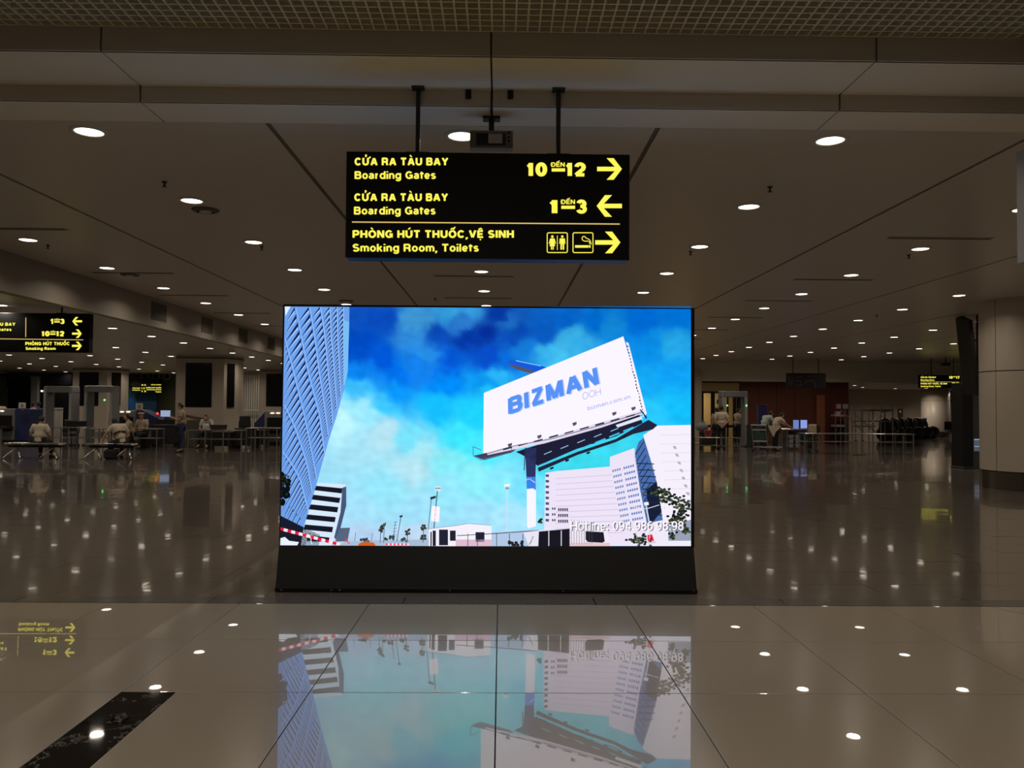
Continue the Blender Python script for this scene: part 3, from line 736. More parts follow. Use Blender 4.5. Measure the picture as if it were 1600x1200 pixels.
# louvred tower at the left
pic.poly((108, 160, 236), [(444, 479), (546, 479), (545.5, 515), (543, 580), (539, 603), (526, 650), (513, 690), (496, 751), (474, 826), (438, 808)])
pic.up()
C = [[(441, 706), (456, 726), (468, 748), (481, 799)],
     [(443, 632), (458, 662), (471.5, 700), (480, 730), (487, 770)],
     [(445, 530), (452, 557), (463, 601), (474, 645), (485, 700), (494, 748)],
     [(461, 479), (466, 503), (471.5, 533), (477, 562), (482.5, 588), (489, 612), (498, 645), (504, 690), (507, 712)],
     [(483, 479), (489, 514), (493.5, 544), (497, 575), (501, 601), (506, 634), (512, 680)],
     [(500, 479), (505.5, 514), (509, 546), (512, 584), (516.5, 623), (519, 662)],
     [(515, 479), (516.5, 525), (519.7, 557), (522, 592), (526, 640)],
     [(526, 479), (527, 535), (529.5, 579), (532, 620)], [(536, 479), (536, 535), (537, 601)]]
def cx(c, y):
    if y <= c[0][1]: (xa, ya), (xb, yb) = c[0], c[1]
    elif y >= c[-1][1]: (xa, ya), (xb, yb) = c[-2], c[-1]
    else:
        for (xa, ya), (xb, yb) in zip(c[:-1], c[1:]):
            if ya <= y <= yb: break
    return xa + (xb - xa) * (y - ya) / (yb - ya)
def edge(y): return cx([(546, 479), (545.5, 515), (543, 580), (539, 603), (526, 650), (513, 690), (496, 751), (474, 826)], y)
C = [[(430, 770), (454, 790), (474, 812)]] + C
for k in range(len(C)):
    c = C[k]; left = C[k - 1] if k else None
    y = max(c[0][1], 479) - 2
    while y < c[-1][1] - 2:
        xr_ = min(cx(c, y), edge(y)); xl0 = (cx(left, y + 14) if left else 430); xl0 = max(xl0 + 1, 438)
        w = xr_ - xl0
        f = (y - 479) / 330
        sp = max(3.4, (13 - 7 * f) * min(1, max(w, 4) / 20) ** .6)
        if w > 2.2:
            w2 = min(w * .95, 26); dy = w2 * (1.35 + .5 * f)
            pic.poly((20, 34, 84), [(xr_, y), (xr_, y + sp * .60), (xr_ - w2, y + dy + sp * .25)] if xr_ - w2 > 438 else [(xr_, y), (xr_, y + sp * .48), (438.5, y + dy * (xr_ - 438.5) / w2)])
            pic.poly((184, 214, 253), [(xr_ - .6, y + sp * .62), (xr_ - .6, y + sp * .9), (xr_ - w2 * .8, y + dy * .8 + sp * .6)])
        y += sp
pic.up()
for c in C[1:]:
    yy = [c[0][1] + (c[-1][1] - c[0][1]) * q / 8 for q in range(9)]
    pic.line((160, 198, 250), [(cx(c, q) + .9, q) for q in yy], 1.0)
pic.poly((222, 238, 255), [(445, 479), (454, 479), (446, 494)])
pic.poly((120, 190, 245), [(536, 500), (545.5, 503), (543.5, 580), (539, 602), (536.5, 602)])
pic.up()
# buildings, cars and tape at lower left
pic.poly((214, 232, 250), [(496, 754), (540, 757), (541, 790), (534, 815), (525, 840), (518, 853), (470, 853), (474, 826)])
pic.poly((24, 28, 44), [(438, 806), (475, 824), (500, 836), (498, 853), (438, 853)])
pic.up()
pic.poly((70, 86, 120), [(535, 762), (541, 760), (541, 790), (532, 825), (525, 843), (522, 840), (532, 800)])
for a_, b_, c_, d_ in (((494, 759), (535, 763), (534, 771), (491.5, 766)), ((489.5, 773), (532, 778), (530, 786), (487, 780.5)), ((485.5, 788), (528.5, 792.4), (527, 800.7), (482.3, 795.8)), ((480.5, 803.8), (524.7, 808), (523, 816), (478, 811.5)), ((476.5, 819.5), (520.6, 823.3), (519, 831.8), (474, 827.3)), ((480, 836), (515, 840), (513, 847), (480, 845))):
    pic.poly((22, 24, 36), [a_, b_, c_, d_])
pic.poly((86, 100, 124), [(532, 825), (547, 824.5), (543, 846), (524, 846)])
pic.poly((232, 240, 252), [(438, 841), (445, 839), (452, 845), (467, 847), (464, 853), (438, 853)])
pic.poly((150, 170, 200), [(478, 846), (498, 848), (498, 853), (478, 853)])
for q in range(26): pic.blob((12, 16, 18), random.uniform(437, 450), random.uniform(742, 786), 5, 6)
for q in range(14): pic.blob((52, 74, 52), random.uniform(438, 452), random.uniform(738, 775), 2, 2)
pic.up()
n = 16
for k in range(n):
    xa, xb = 438 + 94 * k / n, 438 + 94 * (k + 1) / n; f = lambda x: 826 + 25 * ((x - 438) / 94)
    pic.poly(((232, 30, 70), (255, 235, 240))[k % 2], [(xa, f(xa) - 2.3), (xb, f(xb) - 2.3), (xb - 1, f(xb) + 2.3), (xa - 1, f(xa) + 2.3)])
pic.line((235, 240, 250), [(485, 838), (487, 850)], 1.2); pic.line((230, 60, 90), [(540, 842), (546, 850)], 2.5)
# skyline
pic.poly((168, 188, 214), [(540, 846), (600, 844), (670, 843), (670, 853.3), (524, 853.3)])
for cx_, cy_, w_ in ((571, 845, 9), (632, 844, 6), (608, 840, 8), (662, 840, 4)):
    for q in range(7): pic.blob((52, 66, 66), cx_ + random.uniform(-w_, w_), cy_ + random.uniform(-3, 3), 2.6, 2.6)
pic.up()
pic.poly((214, 96, 30), [(560, 850), (566, 847), (583, 847.5), (587, 851), (585, 853.3), (560, 853.3)])
for k in range(12): pic.poly(((235, 80, 110), (250, 225, 235))[k % 2], [(603 + 3 * k, 849), (606 + 3 * k, 849), (606 + 3 * k, 852), (603 + 3 * k, 852)])
for cx_, h, r in ((595, 826, 4.5), (600.5, 819, 2.4), (637, 831, 4), (662, 825, 4)):
    pic.line((92, 84, 76), [(cx_, h), (cx_ - 1, 848)], 1.0)
    for q in range(9): pic.blob((60, 58, 50), cx_ + random.uniform(-r, r) * .8, h + random.uniform(-r, r), r * .55, r * .5)
for pts, w in (([(626.5, 807), (620, 846)], 1.1), ([(618, 815), (614, 846)], .8), ([(556, 832), (554, 846)], .7), ([(582, 833), (580, 846)], .7), ([(674, 779), (669, 827)], 1.0), ([(683.5, 766), (678, 826)], 1.5)):
    pic.line((70, 84, 104), pts, w)
for q in range(5): pic.line((90, 100, 118), [(613 + q * .7, 836 - q * 5), (619.5 + q * .4, 835 - q * 5)], .7)
pic.poly((40, 48, 60), [(624, 806), (629, 804.5), (629, 807.5), (625, 809)])
pic.poly((40, 48, 60), [(672, 777), (681, 774.5), (681, 778), (673, 781)])
pic.poly((225, 230, 240), [(679.5, 760), (689, 760), (687.5, 768), (681.5, 768)]); pic.poly((60, 70, 90), [(680, 762), (688.5, 762), (688, 764), (680.5, 764)])
pic.poly((250, 244, 252), [(675, 790), (687.5, 792), (686, 816), (673, 814)])
pic.line((205, 222, 240), [(792.5, 764), (791.5, 853)], 1.8); pic.poly((240, 244, 250), [(787, 757), (797, 755.5), (796, 762), (789, 763.5)])
pic.poly((120, 140, 160), [(789, 761), (796, 760), (795, 764), (790, 764.5)])
# cabins
pic.poly((244, 240, 250), [(670, 826.5), (712, 822), (733, 818), (768, 820.5), (768, 853.3), (670, 853.3)])
pic.up()
pic.poly((222, 186, 208), [(712, 843), (768, 843), (768, 853.3), (712, 853.3)])
for x0_, y0_, x1_, y1_ in ((676, 829, 681, 853), (686, 827.5, 700, 852), (703, 829, 712, 845), (743, 831.5, 757, 846.5), (672.5, 831, 674.5, 853)):
    pic.poly((34, 34, 52), [(x0_, y0_), (x1_, y0_), (x1_, y1_), (x0_, y1_)])
pic.line((150, 170, 200), [(670, 826.5), (733, 818), (768, 820.8)], 1.0)
pic.poly((178, 200, 228), [(768, 832), (842, 827), (842, 853.3), (768, 853.3)])
pic.up()
for x_ in (731, 746, 776, 796, 817): pic.line((34, 40, 60), [(x_, 834), (x_, 853)], 1.0)
pic.line((34, 40, 60), [(714, 837), (776, 833.5), (842, 829)], 1.1)
for q in range(12): pic.blob((40, 36, 42), random.uniform(796, 818), random.uniform(846, 853), 3, 2.4)
pic.poly((232, 228, 242), [(818, 832), (846, 828), (892, 822), (892, 830), (842, 834), (842, 853.3), (826, 853.3)])
pic.line((60, 70, 90), [(833, 838), (830, 846), (827, 851)], 1.6)
# right-hand office building
pic.poly((236, 226, 246), [(852, 739), (870, 736), (953, 729), (953, 714), (991, 700), (1000, 765), (1012, 825), (1012, 853), (850, 853)])
pic.poly((244, 238, 250), [(1005, 680), (1028, 665), (1080, 664), (1080, 853), (1034, 853), (1036, 815), (1027, 757)])
pic.poly((74, 110, 172), [(998, 690), (1006, 684), (1020, 728), (1027, 757), (1036, 815), (1012, 822), (1000, 765), (991, 712)])
pic.up()
for k in range(11):
    y = 747 + 8.7 * k
    pic.line((206, 190, 226), [(868, y + 1), (956 + k * 1.6, y - 5 + k * .3)], .9)
    if k < 9:
        pic.poly((84, 84, 112), [(852.5, y - 6), (858, y - 5.5), (857.5, y - 1.5), (852.5, y - 2)])
for k in range(10):
    xa, ya = 956.5 + 1.55 * k, 737 + 8.8 * k
    for q in range(10):
        if q == 4: continue
        f = q / 10.0; X_, Y_ = xa + 35 * f, ya - 9.2 * f + k * .3 * f
        pic.poly((120, 146, 196) if q < 4 else (98, 132, 196), [(X_, Y_ - 2.6), (X_ + 2.5, Y_ - 3.2), (X_ + 2.7, Y_ + .4), (X_ + .3, Y_ + 1)])
for k in range(3):
    for q in range(5): pic.poly((66, 62, 84), [(872 + q * 3.3, 794 + k * 9), (874.3 + q * 3.3, 794 + k * 9), (874.3 + q * 3.3, 798.5 + k * 9), (872 + q * 3.3, 798.5 + k * 9)])
    for q in range(2): pic.poly((66, 62, 84), [(862.5 + q * 3.3, 793 + k * 9), (864.6 + q * 3.3, 793 + k * 9), (864.6 + q * 3.3, 796.5 + k * 9), (862.5 + q * 3.3, 796.5 + k * 9)])
for k in range(12):
    y = 696 + 10.5 * k; pic.line((24, 34, 66), [(993 + 1.9 * k, y + 14), (1006 + 1.9 * k, y - 6)], 1.3)
for k in range(9):
    y = 724 + 10 * k; pic.line((34, 44, 76), [(994 + 2.2 * k, y), (1022 + 1.6 * k, y + 1)], 1.6)
pic.poly((24, 30, 54), [(1010, 765), (1026, 752), (1034, 800), (1014, 820)])
for k in range(8): pic.poly((176, 176, 196), [(1051 + 3.4 * k, 697 + 12 * k), (1056 + 3.4 * k, 697 + 12 * k), (1057.5 + 3.4 * k, 702 + 12 * k), (1053 + 3.4 * k, 701 + 12 * k)])
for k in range(7): pic.line((224, 214, 234), [(1030 + 1.5 * k, 680 + 14 * k), (1080, 679 + 14 * k)], .8)
pic.poly((236, 236, 246), [(1012, 848), (1040, 845), (1080, 848), (1080, 853.3), (1012, 853.3)])
pic.poly((238, 232, 246), [(1008, 818), (1040, 812), (1046, 853), (1008, 853)]); pic.poly((150, 160, 180), [(1044, 822), (1080, 812), (1080, 845), (1044, 845)])
pic.up()
for cx_, cy_, rx_, ry_, nn in ((1032, 770, 17, 8, 46), (1043, 780, 14, 8, 30), (1066, 795, 13, 18, 84), (1058, 812, 12, 12, 50), (1070, 828, 8, 8, 20), (1000, 844, 16, 7, 44), (1050, 838, 8, 8, 12), (844, 814, 4, 3, 5)):
    for q in range(nn): pic.blob(((34, 38, 34), (70, 86, 52), (20, 22, 24))[q % 3], cx_ + random.gauss(0, .5) * rx_, cy_ + random.gauss(0, .5) * ry_, 2.6, 2.1)
for q in range(16): pic.blob((222, 220, 232), 1052 + random.gauss(0, 12), 800 + random.gauss(0, 16), 1.6, 1.6)
pic.line((214, 218, 230), [(1009.5, 790), (1016, 825), (1014, 853)], 2.0); pic.line((220, 224, 236), [(985, 791), (1010, 795), (1030, 789)], 1.1); pic.poly((240, 240, 248), [(1006, 785), (1013, 784), (1014, 789), (1007, 790)])
pic.line((226, 228, 238), [(992, 828), (998, 853)], 2.0)
pic.poly((236, 30, 66), [(1011.5, 836), (1019, 835), (1022, 845), (1012, 845)])
pic.poly((216, 206, 220), [(1012, 845), (1024, 845), (1024, 849), (1012, 849)])
# dark gate and white cabin in front
pic.poly((26, 24, 34), [(842, 830.5), (891, 826), (891, 853.3), (841, 853.3)])
pic.poly((240, 232, 244), [(890, 813), (948, 820), (949, 829), (953.5, 853.3), (890, 853.3)])
pic.up()
for x_ in (857.5, 877): pic.line((206, 204, 216), [(x_, 829), (x_, 853)], 1.6)
pic.poly((30, 28, 40), [(915, 830), (943, 831.5), (945, 846), (941, 848), (919, 847), (915, 843)])
for q in range(9): pic.line((84, 78, 92), [(893 + 4 * q, 812 + .5 * q), (893 + 4 * q, 851)], .7)
pic.poly((232, 196, 206), [(891, 848), (953, 848), (953.5, 853.3), (891, 853.3)])
# the aeroplane and the billboard
pic.poly((20, 90, 220), [(791, 566.5), (797, 563), (812, 563.5), (845, 571.5), (862, 576), (838, 583), (800, 571)])
pic.up()
pic.poly((84, 84, 104), [(792.5, 568), (800, 569), (820, 575), (838, 580.5), (830, 583.5), (806, 577)])
pic.line((130, 200, 250), [(806, 563.5), (845, 571.8)], 1.4)
pic.up()
pic.poly((250, 244, 255), [(756, 614), (974, 525.5), (1008, 646), (755, 710)])
pic.poly((246, 240, 252), [(978, 534), (982, 536), (1010.5, 646), (1005, 652), (1003, 640)])
# pole
pic.poly((246, 244, 255), [(822.5, 700), (837.5, 700), (837.5, 822), (825.5, 826), (823.5, 822)])
pic.up()
pic.poly((44, 52, 98), [(820, 700), (838, 700), (837, 745), (822.5, 745)]); pic.poly((56, 130, 232), [(822.5, 745), (837.2, 745), (837.3, 766), (833, 763), (823, 764)])
pic.line((240, 240, 250), [(821.5, 750), (828, 748), (836, 754)], 1.6)
pic.line((40, 44, 80), [(820.5, 704), (819, 735)], 1.4)
# catwalk
pic.poly((30, 30, 54), [(806, 706), (905, 674), (999, 648), (1004, 661), (962, 682), (900, 702), (840, 728), (826, 716)])
pic.poly((34, 36, 60), [(840, 731), (902, 706), (962, 686), (1013, 656), (1027, 664), (1020, 671), (990, 678), (962, 691), (902, 711), (842, 737)])
pic.poly((66, 66, 92), [(740, 712), (754, 709), (800, 697), (810, 699), (800, 707), (756, 719)])
pic.up()
pic.poly((226, 218, 238), [(760, 707), (850, 686), (1006, 640), (1008, 645), (940, 668), (850, 693), (800, 703), (762, 711)])
for q in range(7): pic.line((70, 200, 236), [(842 + 22 * q, 728 - 9.0 * q), (858 + 22 * q, 721.5 - 9.0 * q)], 2.2)
for q in range(5): pic.line((150, 200, 236), [(850 + 26 * q, 710 - 9 * q), (862 + 26 * q, 705 - 9 * q)], 1.2)
pic.up()
for x_, y_ in ((797, 696), (843, 683), (898, 663), (960, 647), (990, 639)): pic.poly((84, 80, 100), [(x_ - 4, y_ - 2), (x_ + 3, y_ - 4), (x_ + 3, y_), (x_ - 2, y_ + 3)])
for k in range(22):
    f = k / 21.0; x_, y_ = 979.5 + 25 * f, 540 + 104 * f; pic.line((54, 30, 56), [(x_, y_), (x_ + random.uniform(-.6, 2.2), y_ + random.uniform(1.5, 3.6))], random.uniform(.9, 2))
pic.line((52, 56, 84), [(750, 712), (806, 696), (860, 686), (940, 664), (1004, 644)], 1.0)
for k in range(9): pic.line((46, 44, 66), [(786 + 24 * k, 703 - 6.4 * k), (800 + 24 * k, 699 - 6.4 * k)], random.uniform(1.5, 3.2))
pic.poly((226, 230, 244), [(962, 664), (1003, 650), (1004, 655), (965, 668)])
for pts in ([(739, 698), (739.5, 712)], [(739, 698), (752, 703)], [(752, 718), (799, 707)], [(739.5, 712), (752, 719)], [(799, 700), (800, 707)]): pic.line((90, 110, 150), pts, 1.1)
for x_, y_ in ((886, 719), (919, 707), (862, 731), (949, 692), (975, 681)): pic.poly((26, 26, 48), [(x_ - 3, y_), (x_ + 3, y_ - 2), (x_ + 3, y_ + 1), (x_ - 2, y_ + 3)])
for q in range(3): pic.line((30, 30, 50), [(1000 + q * 2, 640 + q * 2), (1010, 652 + q)], 1.8)
pic.mb.build('screen_picture', pic.mats, kiosk)
# lettering shown on the screen
ly = YK - .0004 * (pic.layer + 3); PK = lambda px, py: at(px, py, ly); PK2 = lambda px, py: at(px, py, ly + .0004)
m = MB(); text_px(m, 'BIZMAN', 0, 0, 0, 0, PK2, bold=.24, quad=[(796, 649.3), (938.6, 601.2), (933.6, 572.2), (795.2, 621.8)])
m.build('letter_shadow', glow('screen_pale_blue', lin((186, 208, 252)), SCREEN_STRENGTH), kiosk)
m = MB(); text_px(m, 'BIZMAN', 0, 0, 0, 0, PK, bold=.24, quad=[(794, 648.5), (936.7, 600.5), (931.8, 572.5), (793.4, 622)])
m.build('lettering', glow('screen_letter_blue', lin((88, 146, 246)), SCREEN_STRENGTH), kiosk)
m = MB(); text_px(m, 'OOH', 0, 0, 0, 0, PK, bold=.10, quad=[(910.5, 625.3), (939.3, 616.3), (938.3, 606), (909.6, 613.6)])
text_px(m, 'bizman.com.vn', 0, 0, 0, 0, PK, bold=.17, quad=[(918.5, 641.4), (985.3, 622.4), (984.2, 616.4), (918, 635.4)])
m.build('lettering', glow('screen_letter_lilac', lin((176, 184, 244)), SCREEN_STRENGTH), kiosk)
m = MB(); text_px(m, 'Hotline: 094.986.98.98', 892.5, 1069.4, 815.2, 829.8, PK2, bold=.20)
m.build('letter_shadow', glow('screen_letter_grey', lin((110, 100, 124)), SCREEN_STRENGTH), kiosk)
m = MB(); text_px(m, 'Hotline: 094.986.98.98', 891.5, 1068, 814.2, 828.8, PK, bold=.14)
m.build('lettering', glow('screen_letter_white', lin((252, 250, 255)), SCREEN_STRENGTH), kiosk)

# ------------------------------------------------------------------ round column, tilted display, totem
CC = Vector((11.33, 17.5, 0)); RC = 0.97
colm = thing('round_column', 'big round pale clad column with a steel skirting at the right edge', 'column', CC)
MB().lathe([(RC - .03, 0), (RC - .03, ZC + .02)], n=48).build('core', M_groove, colm)
MB().lathe([(RC + .006, 0.0), (RC + .006, .365)], n=96).lathe([(RC + .006, .365), (RC - .02, .37)], n=96).build('steel_skirting', mat('skirting_steel', (0.36, 0.32, 0.27), .16, 1.0), colm)
seam0 = math.atan2(at(1543, 640, 17.0).y - CC.y, at(1543, 640, 17.0).x - CC.x)
seam0 = math.radians(197)
for lev, (za, zb_) in enumerate(((.385, 2.47), (2.49, ZC))):
    for k in range(5):
        a0 = seam0 + k * 2 * math.pi / 5 + .006; a1 = seam0 + (k + 1) * 2 * math.pi / 5 - .006
        MB().lathe([(RC, za), (RC, zb_)], n=20, a0=a0, a1=a1).lathe([(RC - .02, za), (RC, za)], n=20, a0=a0, a1=a1).lathe([(RC, zb_), (RC - .02, zb_)], n=20, a0=a0, a1=a1).build('cladding_panel', M_clad, colm)
c = at(1543.5, 616, 17.2)
MB().box(c.x - .03, c.x + .03, 16.98, 17.12, c.z - .04, c.z + .04, bev=.01).build('wall_socket', M_white, colm)

root = thing('tilted_display', 'black display panel tilted downward beside the round column', 'screen')
q = [at(1492.3, 492.5, 20.9), at(1513.5, 501, 19.6), at(1526.5, 618, 19.6), at(1505, 615, 20.9)]
MB().prism(q, (.10, .02, .02)).build('panel', M_black, root)
pole_x = xat(1527.5, 20.0, 530)
MB().tube((pole_x, 20.0, zat(1527, 583, 20)), (pole_x, 20.0, ZC), .03).build('hanging_pole', mat('rust_pole', (.05, .025, .015), .5), root)
MB().box(pole_x - .12, pole_x + .05, 19.9, 20.1, zat(1527, 585, 20), zat(1527, 579, 20), bev=.01).build('mount_box', M_dark, root)
MB().box(xat(1515, 20.1, 531), pole_x, 20.06, 20.12, zat(1520, 533, 20), zat(1520, 530, 20)).build('arm', M_dark, root)

root = thing('black_totem', 'tall black totem standing under the tilted display', 'kiosk')
x0, x1, x2 = xat(1504.3, 23.3, 680), xat(1521, 23.3, 680), xat(1536, 23.6, 680)
MB().box(x0, x1, 23.3, 23.9, 0, 2.45, bev=.01).build('body', M_black, root)
MB().box(x0 - .01, x1 + .01, 23.28, 23.92, 0, .05, bev=.01).build('plinth', M_dark, root)
root = thing('vending_machine', 'grey machine with a small lit screen between totem and round column', 'machine')
MB().box(x1 + .03, x2 + .5, 23.6, 24.4, 0, 2.2, bev=.01).build('body', mat('machine_dark_grey', (.07, .07, .068), .4), root)
z0_, z1_ = zat(1527, 705, 23.6), zat(1527, 686, 23.6)
MB().box(xat(1521.8, 23.6, 695), xat(1533, 23.6, 695), 23.585, 23.6, z0_, z1_).build('lit_window', glow('machine_light', lin((76, 82, 92)), 1.0), root)
for a_, b_ in ((686, 687.3), (697, 698)): MB().box(xat(1521.8, 23.6, 695), xat(1532, 23.6, 695), 23.575, 23.584, zat(1527, b_, 23.6), zat(1527, a_, 23.6)).build('lit_strip', glow('machine_light_strip', lin((150, 165, 190)), 1.0), root)
# ------------------------------------------------------------------ far walls
def wall(name, pts, mats, label, z0=0.0, z1=None, th=.12):
    (xa, ya), (xb, yb) = pts
    m = MB(); d = Vector((xb - xa, yb - ya, 0)).normalized(); n_ = Vector((-d.y, d.x, 0)) * th
    m.prism([Vector((xa, ya, z0)), Vector((xb, yb, z0)), Vector((xb, yb, z1)), Vector((xa, ya, z1))], n_)
    return m.build(name, mats, label=label, kind='structure')
ZR = 3.04
BRIGHT = SPOT.copy(); BRIGHT.energy = 22
wall('wall_far_left', ((-34, 52.5), (-12.5, 52.5)), M_green, 'olive far wall behind the security area', z1=3.62)
wall('wall_far_middle', ((-12.4, 47.5), (7.9, 47.5)), M_wall, 'beige far wall behind the screen', z1=3.98)
fas = wall('wall_fascia', ((7.9, 40.72), (35, 40.72)), M_soffit, 'beige fascia above the far shop fronts', z0=ZR, z1=4.03)
lowr = MB().box(7.9, 35, 40.85, 55, ZR, ZR + .06).build('ceiling_far', M_ceil, label='low ceiling beyond the beige fascia', kind='structure')
wall('wall_far_right', ((7.9, 54.6), (35, 54.6)), M_wall, 'beige far wall behind the massage chairs', z1=ZR)
for k, (px, py, w) in enumerate(((1335, 602, 'left of the pair'), (1348, 605, 'right of the pair'), (1399, 607, 'middle one'), (1447, 606.5, 'under the small yellow sign'), (1491, 608, 'beside the totem'))):
    p = flat(px, py, ZR); o = thing('downlight', 'small lit downlight under the far low ceiling, ' + w, 'ceiling light', p, group='downlights of the far low ceiling')
    link('lens', lens, o); link('trim_ring', ring, o); l = link('beam', BRIGHT, o); l.location = (0, 0, -.03)
# oxblood shop wall on the right
xa, xb = xat(1157, 41.4, 650), xat(1326, 41.4, 650)
rw = MB().box(xa, xb, 41.4, 41.6, 0, ZR - .01).build('wall_shop_front', M_red, label='oxblood red shop wall behind the security desks', kind='structure')
npan = 6
for k in range(npan):
    w = (xb - xa) / npan
    MB().box(xa + k * w + .012, xa + (k + 1) * w - .012, 41.37, 41.4, .02, ZR - .03, bev=.004).build('wall_panel', M_red, rw)
tag(MB().box(xat(1275, 41.2, 650), xat(1288, 41.2, 650), 41.1, 41.36, 0, zat(1280, 617, 41.2), bev=.01).build('trim_2', M_orange), 'terracotta upright strip on the red wall', kind='structure')
# glazed door set, pale pillar
YDo = 41.0
def rect(px0, px1, py0, py1, Y, th=.06):
    a_, b_ = at(px0, (py0 + py1) / 2, Y), at(px1, (py0 + py1) / 2, Y); u_, v_ = at((px0 + px1) / 2, py0, Y), at((px0 + px1) / 2, py1, Y)
    return a_.x, b_.x, Y, Y + th, v_.z, u_.z
def rbox(px0, px1, py0, py1, Y, name, m_, parent=None, th=.06, bev=0, **kw):
    x0, x1, y0, y1, z0, z1 = rect(px0, px1, py0, py1, Y, th)
    return MB().box(x0, x1, y0, y1, max(z0, 0.002 if z0 > -.2 else z0), z1, bev=bev).build(name, m_, parent, **kw)
door = thing('door_1', 'glazed door set with a lit yellow room behind, left of the red wall', 'door', kind='structure')
rbox(1096, 1099.5, 582, 692, YDo, 'frame', M_dark, door, .12); rbox(1152.5, 1158, 582, 692, YDo, 'frame', M_dark, door, .12)
rbox(1096, 1158, 580.5, 584, YDo, 'frame', M_dark, door, .12)
rbox(1099, 1153, 584, 598, YDo, 'transom_glass', mat('transom_glass', (.02, .028, .028), .03), door)
rbox(1096, 1155, 598, 611.5, YDo - .02, 'header_board', mat('header_lit_tone', (.42, .30, .13), .5), door, .1)  # glow of the lit room's bulkhead put into the board colour
rbox(1096, 1158, 611.5, 614.5, YDo, 'frame', M_dark, door, .12)
for a_, b_ in ((1111, 1117), (1129, 1131), (1136, 1138.5), (1151, 1153)): rbox(a_, b_, 614, 692, YDo, 'stile', M_black, door, .08)
rbox(1098, 1153, 664, 668, YDo, 'rail', M_black, door, .08)
room = wall('wall_lit_room', ((7.6, 44), (12.4, 44)), mat('cream_room_wall', (.62, .47, .24), .6), 'yellowish wall of the lit room behind the glazed doors', z1=3.0)
rl = bpy.data.lights.new('room_lamp', 'AREA'); rl.energy = 42; rl.size = .6; rl.color = (1, .8, .5)
o = thing('room_ceiling_lamp', 'ceiling lamp inside the room behind the glazed doors', 'ceiling light', (10.2, 42.6, 2.98))
MB().box(-.3, .3, -.3, .3, -.02, 0, bev=.005).build('housing', M_white, o); l = link('light', rl, o); l.location = (0, 0, -.03)
tag(rbox(1120, 1128, 624.5, 631, 43.9, 'wall_notice', M_dark, None, .02), 'small dark notice on the yellowish wall behind the doors', 'notice')
tag(rbox(1085.5, 1096.5, 578, 690, 40.4, 'door_pillar', M_clad, None, .4, .02), 'pale square pillar between the screen and the glazed doors', 'pillar')
# hanging banner
bn = thing('hanging_banner', 'dark purple hanging banner with faded picture above the red shop wall', 'banner')
rbox(1228.5, 1290.5, 583, 607, 37.6, 'banner_board', mat('banner_purple', (.022, .012, .018), .5), bn, .08, .01)
for px in (1239, 1279): MB().tube((xat(px, 37.64, 580), 37.64, zat(px, 584, 37.6)), (xat(px, 37.64, 580), 37.64, ZC), .02).build('hanging_rod', M_dark, bn)
m = MB(); PB = lambda px, py: at(px, py, 37.59)
for pts, w in (([(1258, 601), (1260, 595.5), (1272, 594.5), (1274, 606)], 1.8), ([(1233, 589), (1234, 599), (1237, 601), (1238, 592)], 1.2), ([(1242, 590), (1254, 589)], 1.5), ([(1243, 595), (1252, 595), (1252, 602), (1244, 602)], 1.2), ([(1262, 588), (1284, 587)], 1.2)): stroke_px(m, pts, w, PB)
m.build('faded_print', mat('banner_print', (.10, .075, .075), .6), bn)

# clad pillars with black panels on the left
def pillar(name, Y, front, side, panel, panel2, label, depth=1.6):
    z = ZL
    A_, B_ = xat(front[0], Y), xat(front[1], Y); Cx = xat(side, Y + .9)
    root = thing(name, label, 'pillar')
    MB().prism([(A_, Y, 0), (B_, Y, 0), (Cx, Y + .9, 0), (Cx, Y + depth, 0), (A_, Y + depth, 0)], (0, 0, z - .002)).build('cladding', M_clad, root)
    x0, x1, y0, y1, z0, z1 = rect(*panel, Y, .03)
    MB().box(x0, x1, Y - .03, Y + .0, z0, z1, bev=.006).build('black_panel', M_panel, root)
    if panel2:
        d = Vector((Cx - B_, .9, 0)).normalized(); n_ = Vector((d.y, -d.x, 0))
        L = math.hypot(Cx - B_, .9); o_ = Vector((B_, Y, 0))
        pz = lambda t_, z_: o_ + d * (L * t_) + Vector((0, 0, z_))
        MB().prism([pz(panel2[0], z0), pz(panel2[1], z0), pz(panel2[1], z1), pz(panel2[0], z1)], n_ * .03).build('black_panel', M_panel, root)
    MB().prism([(A_ - .03, Y - .03, z - .10), (B_ + .03, Y - .03, z - .10), (Cx + .03, Y + .88, z - .10), (Cx + .03, Y + depth, z - .10), (A_ - .03, Y + depth, z - .10)], (0, 0, .03)).build('top_trim', M_dark, root)
pillar('clad_pillar', 33.0, (274, 349), 371, (290, 331, 567, 636), (.22, .72), 'pale clad pillar with tall black panels behind the standing guard')
pillar('clad_pillar', 44.5, (112.5, 166), 191, (124, 154, 581.5, 634), (.30, .86), 'pale clad pillar with black panels behind the right metal detector on the left')
pillar('clad_pillar', 44.5, (405, 486), 500, (416, 472, 584, 635), None, 'pale clad pillar half hidden behind the left edge of the screen')
# slatted screen between pillars
sl = thing('slatted_screen', 'white vertical slatted screen between the two clad pillars', 'screen')
for k in range(10):
    a_ = 371 + 3.45 * k
    rbox(a_, a_ + 2.4, 585.5, 690, 46.6, 'slat', M_white, sl, .05, .01)
rbox(368, 408, 640, 642.5, 46.4, 'handrail', M_white, sl, .05, .01); rbox(369, 407, 584, 586, 46.65, 'head_rail', M_steel, sl, .05)
